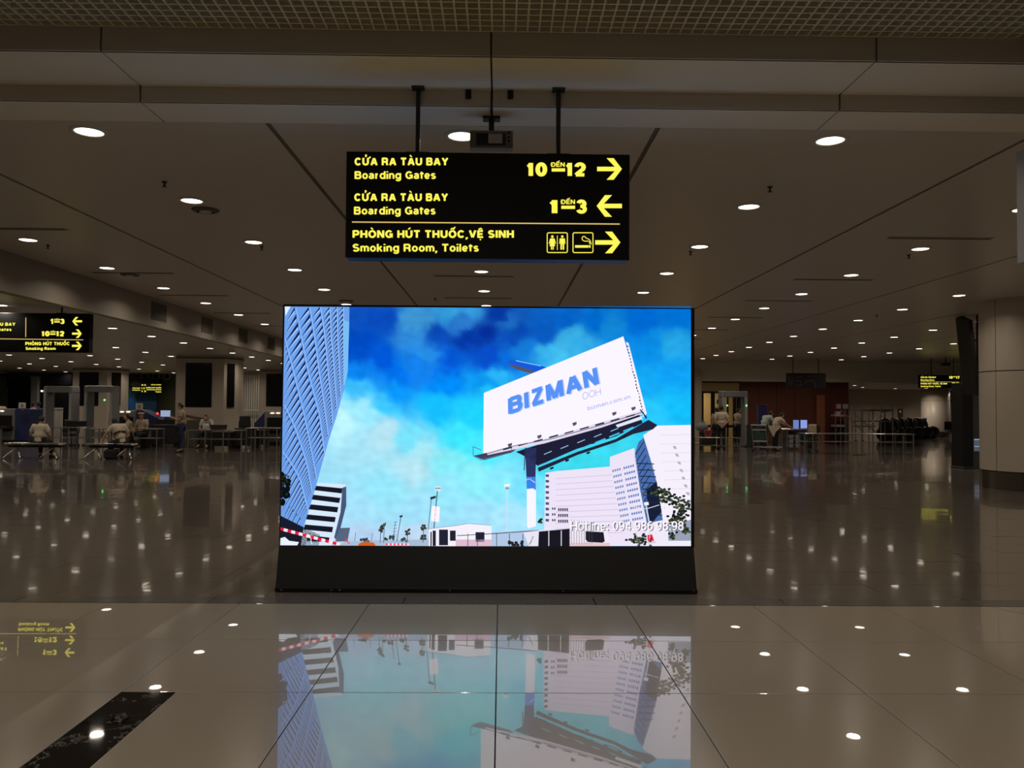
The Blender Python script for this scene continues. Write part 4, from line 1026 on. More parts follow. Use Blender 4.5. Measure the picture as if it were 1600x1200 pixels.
# dark and blue shop fronts far at the left
shop = thing('dark_shop_front', 'dark unlit shop front far left behind the metal detectors', 'shop')
rbox(-260, 5, 588, 700, 50.5, 'side_wall', M_green, shop, .3); rbox(5, 47, 592, 690, 51.0, 'opening', M_black, shop, .3)
rbox(47, 58, 588, 690, 50.4, 'post', M_greyl, shop, .3, .02); rbox(76, 112, 584, 601, 50.4, 'dark_transom', M_panel, shop, .1); rbox(78, 112, 604, 690, 50.4, 'opening', M_black, shop, .1)
rbox(6, 11, 606, 640, 50.9, 'display_stand', M_grey, shop, .1, .02)
shop2 = thing('blue_shop_front', 'blue shop wall far behind the security desk left of the pillar', 'shop')
rbox(191, 244, 603, 690, 51.6, 'back_wall', M_bluewall, shop2, .3)
rbox(190, 250, 592, 603, 51.4, 'dark_header', M_black, shop2, .3)
sp = bpy.data.lights.new('shop_spot', 'SPOT'); sp.energy = 60; sp.color = (.25, .65, 1); sp.spot_size = 1.2; sp.spot_blend = 1
for px in (198, 215, 232):
    l = link('wall_spot', sp, shop2); l.location = (xat(px, 51.2), 51.2, zat(px, 604, 51.2))
PBl = lambda px, py: at(px, py, 51.1)
sg = thing('hanging_sign', 'tiny far yellow lit sign above the blue shop wall', 'sign')
x0, x1, y0, y1, z0, z1 = rect(205, 254.5, 598, 614.5, 51.15, .15)
MB().box(x0, x1, y0, y1, z0, z1, bev=.01).build('housing', M_black, sg)
for px in (215, 245): MB().tube((xat(px, 51.2), 51.2, z1), (xat(px, 51.2), 51.2, 3.62), .02).build('hanging_pole', M_dark, sg)
t = MB()
for body, a_, b_, c_, d_ in (('CỬA RA TÀU BAY', 207, 219, 605.6, 607.3), ('Boarding Gates', 207, 219, 608.6, 610.2), ('10 12', 221, 228, 600.6, 602.6), ('1 3', 221, 226, 605.4, 608), ('1 3', 221, 228, 610, 612.6),
        ('CỬA RA TÀU BAY', 236, 252, 600.4, 602.0), ('PHÒNG HÚT THUỐC', 228, 252, 605, 606.8), ('Smoking Room', 229, 252, 608, 609.6), ('Toilets', 243, 252, 611.2, 613.2)):
    text_px(t, body, a_, b_, c_, d_, lambda px, py: at(px, py, 51.13), bold=.26)
t.build('lettering', M_yel, sg)
# round air nozzles above the shops
for k, (px, py) in enumerate(((202.5, 585.3), (220.5, 585.3), (238.5, 585.3), (11, 586.5), (20, 586.5), (28.5, 586.5))):
    c = at(px, py, 50.3)
    o = thing('air_nozzle', 'round air nozzle on the far wall, ' + ['left one above the blue shop', 'middle one above the blue shop', 'right one above the blue shop', 'left one above the dark shop', 'middle one above the dark shop', 'right one above the dark shop'][k], 'vent', (c.x, 52.495, c.z - .02), group='round air nozzles')
    if k > 2: o.scale = (.7, .7, .7)
    Rm = Matrix.Rotation(math.pi / 2, 3, 'X')
    MB().lathe([(.21, 0), (.23, .06), (.17, .10), (.15, .05)], n=20, M=Rm).build('rim', M_greyl, o)
    MB().lathe([(.001, .04), (.15, .05), (.15, .0), (.001, .0)], n=20, M=Rm).build('core', M_black, o)

# ------------------------------------------------------------------ security equipment
def detector(px0, px1, py_top, Y, label, led=None, wp=.13, dep=.62):
    xa, xb = xat(px0, Y), xat(px1, Y); h = zat((px0 + px1) / 2, py_top, Y)
    o = thing('metal_detector_gate', label, 'metal detector', ((xa + xb) / 2, Y, 0)); w = (xb - xa) / 2
    for s_ in (-1, 1):
        x0, x1 = sorted((s_ * w, s_ * (w - wp)))
        MB().box(x0, x1, 0, dep, 0.0, h - .02, bev=.02).build('side_panel', M_grey, o)
        MB().box(x0 + .02, x1 - .02, -.012, .0, .1, h - .3, bev=.004).build('light_strip_cover', M_greyl, o)
        MB().box(x0 - .03, x1 + .03, -.04, dep + .04, 0, .05, bev=.01).build('foot', M_dark, o)
    MB().box(-w - .01, w + .01, .06, dep - .06, h - .26, h, bev=.02).build('crossbar', M_grey, o)
    for px, py in led or ():
        c = at(px, py, Y - .02)
        MB().ball((c.x - o.location.x, -.02, c.z), .035).build('green_lamp', glow('green_led', (.10, 1.0, .22), 3.0), o)
    return o
detector(67, 112, 603, 33.0, 'left walk-through metal detector gate in front of the white slatted barrier', [])
detector(130.5, 176, 602.5, 33.2, 'right walk-through metal detector gate on the left with one green lamp', [(163.3, 625)])
detector(1128, 1168.5, 611, 36.2, 'walk-through metal detector gate with two green lamps before the glazed doors', [(1136.2, 633.6), (1166.3, 633.8)])
c = at(66.3, 611, 33)
tag(MB().ball((c.x, 33 - .05, c.z), .04).ball((c.x, 33.0, c.z), .03).build('status_lamp', glow('white_led', (.9, .95, 1), 1.6)), 'tiny white status lamp on the left metal detector', 'lamp')

def xray(px0, px1, py_top, Y, label, blue0, blue1, hood=None, lights=()):
    o = thing('xray_machine', label, 'x-ray machine')
    x0, x1 = xat(px0, Y), xat(px1, Y); z1 = zat((px0 + px1) / 2, py_top, Y)
    MB().box(x0, x1, Y, Y + 1.1, .12, z1, bev=.03).build('body', M_grey, o)
    w = x1 - x0
    MB().box(x0 + w * .12, x1 - w * .12, Y - .02, Y, z1 - .95, z1 - .28, bev=.02).build('tunnel_curtain', M_black, o)
    MB().box(x0 + .02, x1 - .02, Y + .05, Y + 1.05, 0, .13).build('plinth', M_dark, o)
    MB().box(x0 + w * .05, x1 - w * .05, Y - .9, Y - .02, .62, .72, bev=.01).build('conveyor_belt', M_rubber, o)
    for a in (.1, .9):
        MB().box(x0 + w * a - .04, x0 + w * a + .04, Y - .85, Y - .77, 0.0, .62).build('conveyor_leg', M_steel, o)
    if blue1 > blue0:
        b0, b1 = xat(blue0, Y), xat(blue1, Y)
        MB().box(b0, b1, Y - .03, Y + 1.12, .08, z1 + .01, bev=.03).build('blue_end_panel', M_blue, o)
    if hood:
        pts = [at(px, py, Y + .1) for px, py in hood]
        MB().prism(pts, (0, .9, 0)).build('blue_hood', M_blue, o)
    for px, py in lights:
        c = at(px, py, Y - .03); MB().ball((c.x, Y - .03, c.z), .10, .015, .035, n=12).build('status_light', glow('xray_light', (1, .82, .6), 1.2), o)
    return o
xray(-14, 24, 638.5, 35.0, 'grey x-ray baggage machine with blue end at the left edge', 24, 47, lights=[(3, 642.2)])
xray(183, 212, 641, 35.0, 'x-ray baggage machine with a dark tunnel behind the seated man on the right bench', 0, 0, hood=[(214, 640), (222, 641), (249, 655), (249, 668), (214, 668)], lights=[(190.5, 643.5), (200.5, 643.5)])
xray(413, 452, 642, 35.0, 'x-ray baggage machine with blue sloped hood beside the left edge of the screen', 0, 0, hood=[(412.6, 645), (412.6, 668), (397, 668), (397, 662)], lights=[(425.5, 645.5), (434.5, 645.5)])
for px0, px1, py0, py1, Y, w in ((29, 40, 629, 638, 34.6, 'standing on the x-ray machine at the left edge'), (212, 223, 630, 640, 34.7, 'on the x-ray machine behind the right bench')):
    o = thing('notice_card', 'small white notice card ' + w, 'notice')
    rbox(px0, px1, py0, py1, Y, 'card', M_white, o, .02); rbox((px0 + px1) / 2 - 2.2, (px0 + px1) / 2 + 2.2, py0 + 2.2, py1 - 1.6, Y - .006, 'printed_mark', mat('card_mark', (.32, .26, .14), .6), o, .006)
    rbox((px0 + px1) / 2 - 1, (px0 + px1) / 2 + 1, py1 - .3, py1 + 3.6, Y, 'stem', M_steel, o, .03)

def monitor(px0, px1, py0, py1, Y, label, m_face, stand=3.0, back=False):
    o = thing('monitor', label, 'monitor')
    rbox(px0, px1, py0, py1, Y, 'casing', M_dark, o, .05, .01)
    if not back: rbox(px0 + .9, px1 - .9, py0 + .8, py1 - .9, Y - .004, 'display', m_face, o, .004)
    rbox((px0 + px1) / 2 - 1, (px0 + px1) / 2 + 1, py1 - .5, py1 + stand, Y + .02, 'stand', M_dark, o, .04)
    rbox((px0 + px1) / 2 - 3.4, (px0 + px1) / 2 + 3.4, py1 + stand - .6, py1 + stand + .3, Y - .08, 'foot', M_dark, o, .24)
    return o
mon_face = glow('monitor_lit', lin((150, 165, 195)), 1.0)
monitor(250, 267, 640.5, 652, 33.6, 'lit monitor with pale screen left of the pillar', mon_face)
monitor(1238.5, 1249, 655.5, 670, 35.4, 'left lit monitor of the pair on the security desk', glow('monitor_blue', lin((110, 125, 190)), 1.0))
monitor(1250, 1262, 655.5, 670, 35.45, 'right lit monitor of the pair on the security desk', glow('monitor_blue_b', lin((140, 155, 225)), 1.0))
monitor(374, 391, 650, 666, 31.8, 'black monitor seen from behind on the desk beside the slatted screen', M_dark, back=True)
o = thing('beacon_lamp', 'small red lit beacon beside the pale monitor', 'lamp'); c = at(246, 646, 33.6)
MB().lathe([(.001, .10), (.04, .09), (.05, 0), (.001, 0)], c=(c.x, 33.6, c.z - .05), n=12).build('red_lens', glow('red_led', (1, .06, .06), 1.3), o)
MB().tube((c.x, 33.6, c.z - .05), (c.x, 33.6, zat(258, 655.2, 33.4) - .01), .015).build('stem', M_dark, o)

# steel tables
def steel_table(px0, px1, py_top, py_low, Y, label, posts, dep=.7, top_w=.035, m_=None, shelf=True, name='steel_table'):
    m_ = m_ or M_chrome
    x0, x1 = xat(px0, Y, 670), xat(px1, Y, 670); pm = (px0 + px1) / 2; z = zat(pm, py_top, Y)
    o = thing(name, label, 'table')
    MB().box(x0, x1, Y, Y + dep, z - top_w, z, bev=.008).build('tabletop', m_, o)
    if shelf: 
        zl = zat(pm, py_low, Y); MB().box(x0 + .03, x1 - .03, Y + .04, Y + dep - .04, zl - .025, zl, bev=.005).build('shelf', M_steel, o)
    for px in posts:
        x = min(max(xat(px, Y, 690), x0 + .03), x1 - .03)
        for yy in (Y + .04, Y + dep - .04):
            MB().tube((x, yy, 0.0), (x, yy, z - top_w), .024, n=8).build('leg', M_steel, o)
    return o
steel_table(78, 135, 667.5, 684, 30.6, 'steel inspection table behind the left bench, left one', [80, 106, 133])
steel_table(139, 246, 669.5, 684.5, 30.2, 'long steel inspection table behind the right bench', [141, 160, 202, 244])
steel_table(292, 378, 672, 686, 30.0, 'long steel inspection table right of the standing guard', [293, 320, 348, 377])
steel_table(383, 437, 668.5, 684, 30.4, 'steel inspection table by the left edge of the screen', [384, 398, 412, 432])
steel_table(1084.5, 1158, 683.5, 696, 33.0, 'low steel bench table in front of the right metal detector', [1086, 1138, 1157], dep=.5)
steel_table(1256, 1430, 677.5, 690.5, 30.8, 'long steel table under the scaffold on the right', [1258, 1271, 1280, 1286, 1412, 1428], dep=.7)
steel_table(1221, 1262, 670, 684, 33.6, 'steel conveyor table below the two lit monitors', [1222, 1230.5, 1261], dep=1.8, shelf=False)
# dark desks and boxes
def desk(px0, px1, py_top, Y, label, m_=None, dep=.7):
    m_ = m_ or M_dark; o = thing('desk', label, 'desk'); x0, x1 = xat(px0, Y, 680), xat(px1, Y, 680); z = zat((px0 + px1) / 2, py_top, Y)
    MB().box(x0 - .02, x1 + .02, Y - .02, Y + dep, z - .04, z, bev=.006).build('desktop', m_, o)
    MB().box(x0, x1, Y, Y + .04, .12, z - .04).build('front_panel', m_, o)
    for s_ in (x0, x1 - .04): MB().box(s_, s_ + .04, Y + .04, Y + dep - .02, .0, z - .04).build('side_panel', m_, o)
    return o
desk(324, 359, 675, 31.2, 'black desk beneath the long steel table right of the guard')
desk(367, 393, 669.3, 31.7, 'black desk carrying the monitor seen from behind')
desk(1232, 1268, 673.5, 35.3, 'dark desk carrying the two lit monitors', M_dark)
desk(396, 412, 672, 32.6, 'dark desk beside the x-ray machine at the screen edge')
desk(243.5, 274, 655.6, 33.4, 'dark desk holding the lit pale monitor')
desk(236, 272, 664, 32.2, 'low dark desk left of the standing guard')
desk(1173, 1183, 664, 35.6, 'dark teal cabinet desk right of the metal detector', mat('teal_dark', (.02, .035, .035), .5))
o = thing('equipment_case', 'grey metal cabinet with a wooden lid beside the pillar', 'cabinet')
rbox(291, 312, 656.5, 700, 32.4, 'body', mat('olive_grey', (.07, .07, .055), .6), o, .45, .02)
x0, x1, y0, y1, z0, z1 = rect(287, 311, 650, 656, 32.4, .45)
MB().prism([(x0, 32.4, z0 + .12), (x1, 32.4, z0), (x1, 32.4, z0 + .07), (x0, 32.4, z0 + .19)], (0, .45, 0)).build('lid', M_wood, o)
def crate(px0, px1, py0, py1, Y, label, m_, cat='box', th=.4):
    o = thing('storage_box', label, cat)
    x0, x1, y0, y1, z0, z1 = rect(px0, px1, py0, py1, Y, th); z0 = max(z0, .002)
    MB().box(x0, x1, y0, y1, z0, z1, bev=.012).build('body', m_, o)
    MB().box(x0 - .012, x1 + .012, y0 - .012, y1 + .012, z1 - .04, z1 + .012, bev=.006).build('lid', m_, o)
    return o
crate(328, 349, 664.5, 671.2, 30.3, 'low black box lying on the steel table right of the guard', M_dark)
crate(104, 127, 658.5, 666.6, 30.9, 'black box on the steel table between the metal detectors', M_black)
crate(1186, 1198, 632.5, 698, 38.4, 'tall blue container behind the leaning officers', mat('container_blue', (.015, .02, .13), .5))
crate(147, 153, 676, 682.6, 30.4, 'left pale bottle crate on the lower shelf behind the right bench', M_greyl)
crate(154.2, 158, 675.5, 682.6, 30.4, 'right pale bottle crate on the lower shelf behind the right bench', M_greyl)
for i, px in enumerate((1217.5, 1233, 1243.5)):
    for j in range(3):
        crate(px, px + (4 if i == 0 else 6.5), 696 - 7 * j - 2, 702 - 7 * j - 2.6, 33.7, 'pale storage box, %s of the %s stack under the conveyor table' % (('bottom', 'middle', 'top')[j], ('left', 'middle', 'right')[i]), M_greyl if i else M_grey)
# white barrier behind the left detector
o = thing('slatted_barrier', 'white vertical slatted barrier seen through the left metal detector', 'barrier')
for k in range(6): rbox(80.4 + 3.0 * k, 82.4 + 3.0 * k, 639, 697, 37.5, 'slat', M_white, o, .03)
rbox(79.5, 98, 637, 639.6, 37.45, 'top_rail', M_white, o, .06)

# benches: steel beam seating without backs
def bench(px0, px1, py, Y, label):
    xa, xb = xat(px0, Y, 700), xat(px1, Y, 700); z = .43; W = xb - xa
    o = thing('beam_bench', label, 'bench', ((xa + xb) / 2, Y, 0))
    n = 3
    for k in range(n):
        x0 = -W / 2 + W / n * k + .02; x1 = x0 + W / n - .04; m = MB()
        prof = [(-.24, .035), (-.20, .0), (-.05, -.012), (.10, -.008), (.20, .004), (.25, .03)]
        vs = []
        for t_ in (0, -.012):
            for x_ in (x0, x1): vs += [(x_, a, z + b + t_) for a, b in prof]
        q = len(prof); fs = []
        for i in range(q - 1):
            fs += [(i, i + 1, q + i + 1, q + i), (2 * q + i, 3 * q + i, 3 * q + i + 1, 2 * q + i + 1), (i, 2 * q + i, 2 * q + i + 1, i + 1), (q + i, q + i + 1, 3 * q + i + 1, 3 * q + i)]
        fs += [(0, q, 3 * q, 2 * q), (q - 1, 3 * q - 1, 4 * q - 1, 2 * q - 1)]
        m.add(vs, fs); m.build('seat', M_chrome, o)
        MB().tube((x0, -.25, z + .035), (x1, -.25, z + .035), .012).tube((x0, .25, z + .03), (x1, .25, z + .03), .012).build('edge_tube', M_chrome, o)
    MB().box(-W / 2 + .02, W / 2 - .02, -.04, .04, z - .10, z - .03, bev=.01).build('beam', M_dark, o)
    for k in range(n):
        x0 = -W / 2 + W / n * (k + .5); MB().box(x0 - .03, x0 + .03, -.2, .2, z - .05, z - .012, bev=.005).build('bracket', M_dark, o)
    for s_ in (-1, 1):
        x = s_ * W * .33
        leg = MB()
        for d in (-1, 1):
            leg.tube((x, 0, z - .09), (x + d * .26, -.28 * 1, .02), .026, .016, n=8)
        leg.tube((x, 0, z - .09), (x + .0, .30, .02), .026, .016, n=8)
        leg.tube((x, 0, z - .03), (x, 0, z - .16), .03, n=10)
        leg.build('leg', M_chrome, o)
        for d in (-1, 1): MB().lathe([(.001, .022), (.022, .018), (.026, 0), (.001, 0)], c=(x + d * .26, -.28, 0), n=10).build('foot_pad', M_rubber, o)
        MB().lathe([(.001, .022), (.022, .018), (.026, 0), (.001, 0)], c=(x, .30, 0), n=10).build('foot_pad', M_rubber, o)
    return o
bench(12, 98, 697, 25.2, 'steel beam bench at the left with a man in pale shirt facing away')
bench(138.5, 211, 695, 25.2, 'steel beam bench with a man leaning sideways, right one')

# trolley
def trolley():
    Y = 32.0; xa = xat(1188, Y); o = thing('luggage_trolley', 'grey luggage trolley with empty frame in front of the leaning officers', 'trolley', (xa, Y, 0))
    h = zat(1188, 664.5, Y); m = MB()
    m.path([(-.27, 0, .22), (-.36, -.04, h), (.20, -.04, h), (.27, 0, .22)], .022); m.build('frame', M_steel, o)
    MB().tube((-.38, -.05, h), (.22, -.05, h), .03).build('handle', M_greyl, o)
    MB().box(-.30, .25, -.02, .02, h - .22, h - .14, bev=.01).build('crossbar', M_greyl, o)
    MB().box(-.26, .24, -.012, .012, .45, h - .28, bev=.01).build('advert_panel', mat('panel_green', (.03, .07, .05), .5), o)
    MB().box(-.29, .27, -.03, .03, .38, .44, bev=.01).build('crossbar', M_greyl, o)
    MB().tube((-.27, 0, .20), (.45, .5, .14), .025).tube((.27, 0, .20), (.95, .35, .16), .025).tube((.45, .5, .14), (.95, .35, .16), .022).build('base_frame', M_greyl, o)
    for x, y in ((-.30, 0), (.28, 0), (.72, .45)):
        MB().lathe([(.001, -.02), (.07, -.02), (.075, 0), (.07, .02), (.001, .02)], c=(x, y, .078), n=14, M=Matrix.Rotation(math.pi / 2, 3, 'Y')).build('wheel', M_rubber, o)
trolley()
tag(MB().prism([at(1200, 665, 32.6), at(1221, 665.5, 32.6), at(1218, 670, 32.6), at(1212, 675, 32.6), at(1209, 683, 32.6), at(1204, 674, 32.6)], (0, .05, 0)).build('hanging_cloth', M_shirt), 'pale cloth hanging over the trolley edge between the officers', 'cloth')
o = thing('tub', 'red plastic tub on the low bench table before the metal detector', 'tub')
c = at(1107, 683, 33.2); zt_ = zat(1107, 683.5, 33.0)
MB().lathe([(.001, 0), (.12, 0), (.155, .26), (.165, .27), (.15, .27), (.115, .012), (.001, .012)], c=(c.x, 33.25, zt_ + .002), n=20).build('tub_body', M_redcloth, o)
MB().lathe([(.155, .265), (.175, .275), (.17, .29), (.15, .28)], c=(c.x, 33.25, zt_), n=20).build('rim', M_redcloth, o)
o = thing('plastic_bag', 'grey stuffed plastic bag behind the red tub', 'bag'); c = at(1105, 664, 33.4)
zz = zat(1107, 675.5, 34.0); MB().ball((c.x, 34.25, zz + .21), .27, .2, .2, n=14).build('bag_body', M_grey, o); MB().tube((c.x, 34.25, zz + .36), (c.x + .05, 34.25, zz + .46), .04, .08).build('knot', M_grey, o)
tb = desk(1097, 1118, 675.5, 34.0, 'small dark stand carrying the grey bag', M_dark, .5)

# coat on an office chair
def office_chair(px, Y, label, coat=None, rz=0.0):
    o = thing('office_chair', label, 'chair', (xat(px, Y), Y, 0), rz)
    for k in range(5):
        a_ = k * 2 * math.pi / 5 + .3; e_ = (math.cos(a_) * .28, math.sin(a_) * .28)
        MB().tube((0, 0, .11), (*e_, .075), .02, .014).build('base_arm', M_dark, o); MB().ball((*e_, .035), .033, n=8).build('castor', M_rubber, o)
    MB().tube((0, 0, .1), (0, 0, .44), .025).build('gas_stem', M_dark, o)
    MB().box(-.24, .24, -.23, .23, .44, .52, bev=.03).build('seat', M_vinyl, o)
    MB().tube((0, -.22, .46), (0, -.27, .75), .02).build('back_bar', M_dark, o)
    MB().box(-.23, .23, -.31, -.25, .62, 1.06, bev=.03).build('backrest', M_vinyl, o)
    for s_ in (-1, 1): MB().path([(s_ * .25, -.1, .48), (s_ * .29, -.1, .68), (s_ * .29, .16, .70)], .016).build('armrest', M_dark, o)
    if coat:
        tag(MB().box(-.25, .10, -.335, -.23, .72, 1.09, bev=.05, M=Matrix.Translation(o.location) @ Matrix.Rotation(rz, 4, 'Z')).build('draped_jacket', coat), 'beige jacket draped over a black office chair back', 'jacket')
    return o
office_chair(1268, 32.2, 'black office chair with a beige jacket beside the two monitors', M_tan, 0)
office_chair(384, 33.2, 'black office chair at the desk beside the slatted screen', None, .2)
office_chair(112, 32.0, 'black office chair behind the steel table between the metal detectors', None, .4)

# scaffold
def scaffold():
    Y = 38.5; o = thing('scaffold_frame', 'bare steel scaffold frame standing before the red and beige walls', 'scaffold')
    X_ = lambda px: xat(px, Y, 650); Z_ = lambda py: zat(1360, py, Y)
    for px in (1331.5, 1348, 1357.5, 1376, 1395):
        MB().tube((X_(px), Y, 0), (X_(px), Y, Z_(635)), .028, n=8).build('upright', M_steel, o)
        MB().tube((X_(px), Y + .8, 0), (X_(px), Y + .8, Z_(637)), .026, n=8).build('upright', M_steel, o)
    for a_, b_, py in ((1331, 1357, 640.5), (1357, 1395, 640), (1331, 1376, 658), (1376, 1395, 658), (1331, 1368, 666)):
        MB().tube((X_(a_), Y, Z_(py)), (X_(b_), Y, Z_(py)), .03, n=8).build('crossbar', M_steel, o)
    for a_, b_ in (((1313, 641), (1345, 672)), ((1332, 645), (1370, 678)), ((1357, 666), (1377, 644)), ((1377, 644), (1395, 641))):
        MB().tube((X_(a_[0]), Y - .05, Z_(a_[1])), (X_(b_[0]), Y - .05, Z_(b_[1])), .02, n=8).build('brace', M_steel, o)
    MB().tube((X_(1313), Y - .05, 0), (X_(1313), Y - .05, Z_(641)), .02, n=8).build('brace_prop', M_steel, o)
    MB().box(X_(1357), X_(1395), Y, Y + .8, Z_(641) - .04, Z_(640)).build('deck_board', M_wood, o)
scaffold()
# trolley with appliances and posters at the red wall's end
o = thing('display_stand', 'red display stand with small white posters at the end of the red wall', 'stand')
rbox(1303, 1326, 630, 694, 40.2, 'board', mat('stand_red', (.16, .012, .014), .5), o, .1, .01)
for a_, b_ in ((1307, 1314), (1317, 1325)): rbox(a_, b_, 631.5, 638.5, 40.15, 'poster', M_greyl, o, .02)
o = thing('service_cart', 'pale grey service cart with trays before the red display stand', 'cart')
rbox(1304.5, 1324, 648, 651, 39.5, 'top_tray', M_greyl, o, .5, .01); rbox(1304.5, 1324, 664, 667, 39.5, 'middle_tray', M_greyl, o, .5, .01); rbox(1307.5, 1314, 643, 648.5, 39.55, 'machine', M_greyl, o, .3, .01)
for px in (1305.2, 1322.6): rbox(px, px + 1.3, 650, 697, 39.5, 'post', M_steel, o, .05)
crate(1306.5, 1321.5, 669, 690, 39.55, 'black box under the pale service cart', M_black)
o = thing('poster_easel', 'small framed poster on an easel behind the massage chairs', 'poster')
rbox(1403, 1411, 638.5, 652, 53.8, 'poster_board', mat('easel_brown', (.05, .018, .012), .5), o, .05, .01); rbox(1405.3, 1408, 641.5, 645, 53.76, 'printed_spot', M_white, o, .02); rbox(1406.3, 1407.7, 652, 684, 53.8, 'easel_leg', M_dark, o, .05)
# massage chairs
def massage_chair(px, Y, rz, label, first=[None]):
    if first[0] is None:
        o = first[0] = thing('massage_chair', label, 'massage chair', (xat(px, Y), Y, 0), rz, group='black massage chairs')
        MB().ball((0, .0, .34), .34, .45, .24, n=16).build('seat_shell', M_vinyl, o)
        MB().ball((0, .32, .78), .30, .20, .50, n=16, M=Matrix.Rotation(-.25, 3, 'X')).build('backrest', M_vinyl, o)
        for s_ in (-1, 1): MB().ball((s_ * .36, -.02, .40), .12, .48, .34, n=14).build('arm_pod', M_vinyl, o)
        MB().ball((0, -.46, .26), .26, .14, .26, n=14).build('leg_rest', M_vinyl, o)
        MB().ball((0, .26, 1.14), .18, .10, .10, n=12).build('head_cushion', M_vinyl, o)
        MB().box(-.28, .28, -.3, .35, 0.0, .14, bev=.03).build('base', M_dark, o)
        return o
    return copy_thing(first[0], (xat(px, Y), Y, 0), rz, label)
nm = ['leftmost of the row by the scaffold', 'second from the scaffold', 'third from the scaffold', 'in the middle of the row', 'next to last before the pale column', 'nearest the pale column']
for k, (px, Y) in enumerate(((1385, 44.4), (1398, 45.5), (1411, 46.6), (1426, 47.7), (1440, 48.8), (1450, 49.9))):
    massage_chair(px, Y, 2.4 - .12 * k, 'black padded massage chair, ' + nm[k])
c = at(1417, 662, 47.6); tag(MB().prism([at(1412.5, 656, 47.8), at(1417, 655, 47.8), at(1423, 664, 47.6), at(1421, 670, 47.6), at(1418, 661, 47.7)], (0, .05, 0)).build('paper_sheet', M_white), 'white sheet lying over a black massage chair', 'sheet')
# far round column and seating behind
fc = thing('round_column', 'pale round column far beneath the small yellow sign', 'column', (xat(1461.5, 51.6), 51.6, 0))
rr = (xat(1482, 51) - xat(1441, 51)) / 2
MB().lathe([(rr, .37), (rr, ZR - .01), (rr * .9, ZR - .01)], n=40).build('cladding', M_clad, fc); MB().lathe([(rr + .01, 0), (rr + .01, .36), (rr - .03, .37)], n=40).build('steel_skirting', mat('skirting_steel_far', (0.36, 0.32, 0.27), .2, 1.0), fc)
MB().lathe([(rr + .004, 2.28), (rr + .004, 2.30), (rr, 2.30)], n=40).build('joint_ring', M_groove, fc)
o = thing('wall_art', 'dark framed wall print right of the far round column', 'picture')
rbox(1478.5, 1499, 611, 628, 54.3, 'frame', M_dark, o, .1, .01); rbox(1481, 1496, 614, 626, 54.25, 'print', mat('print_brown', (.12, .07, .05), .5), o, .04)
o = thing('seat_row', 'black waiting seats on a steel base right of the far round column', 'seats', (xat(1493, 49.6), 49.6, 0))
for k in range(3):
    x = -.55 + .62 * k
    MB().box(x, x + .56, -.25, .25, .42, .50, bev=.03).build('seat', M_vinyl, o); MB().box(x, x + .56, .22, .30, .50, 1.02, bev=.03).build('backrest', M_vinyl, o)
MB().box(-.6, 1.3, -.05, .05, .34, .41, bev=.01).build('beam', M_steel, o)
for x in (-.3, 1.0): MB().tube((x, -.25, 0.015), (x, 0, .36), .02).tube((x, .25, 0.015), (x, 0, .36), .02).build('leg', M_chrome, o)
# short stanchions
for k, px in enumerate((1337, 1347.5)):
    o = thing('stanchion', 'short pale barrier post below the scaffold, ' + ('left one' if k == 0 else 'right one'), 'post', (xat(px, 30.2, 700), 30.2, 0))
    MB().tube((0, 0, .02), (0, 0, .52), .055, n=12).build('post', mat('post_tan', (.20, .15, .10), .5), o); MB().lathe([(.001, .03), (.10, .025), (.12, 0), (.001, 0)], n=16).build('base', M_dark, o)
    MB().ball((0, 0, .53), .06, n=10).build('cap', M_dark, o)
o = thing('black_bag', 'black travel bag under the right bench', 'bag', (xat(174, 25.0, 700), 25.0, 0))
MB().box(-.19, .19, -.14, .14, .002, .30, bev=.06).build('bag_body', M_trou, o); MB().path([(-.09, -.02, .30), (-.07, -.02, .37), (.07, -.02, .37), (.09, -.02, .30)], .012).build('handle', M_trou, o)

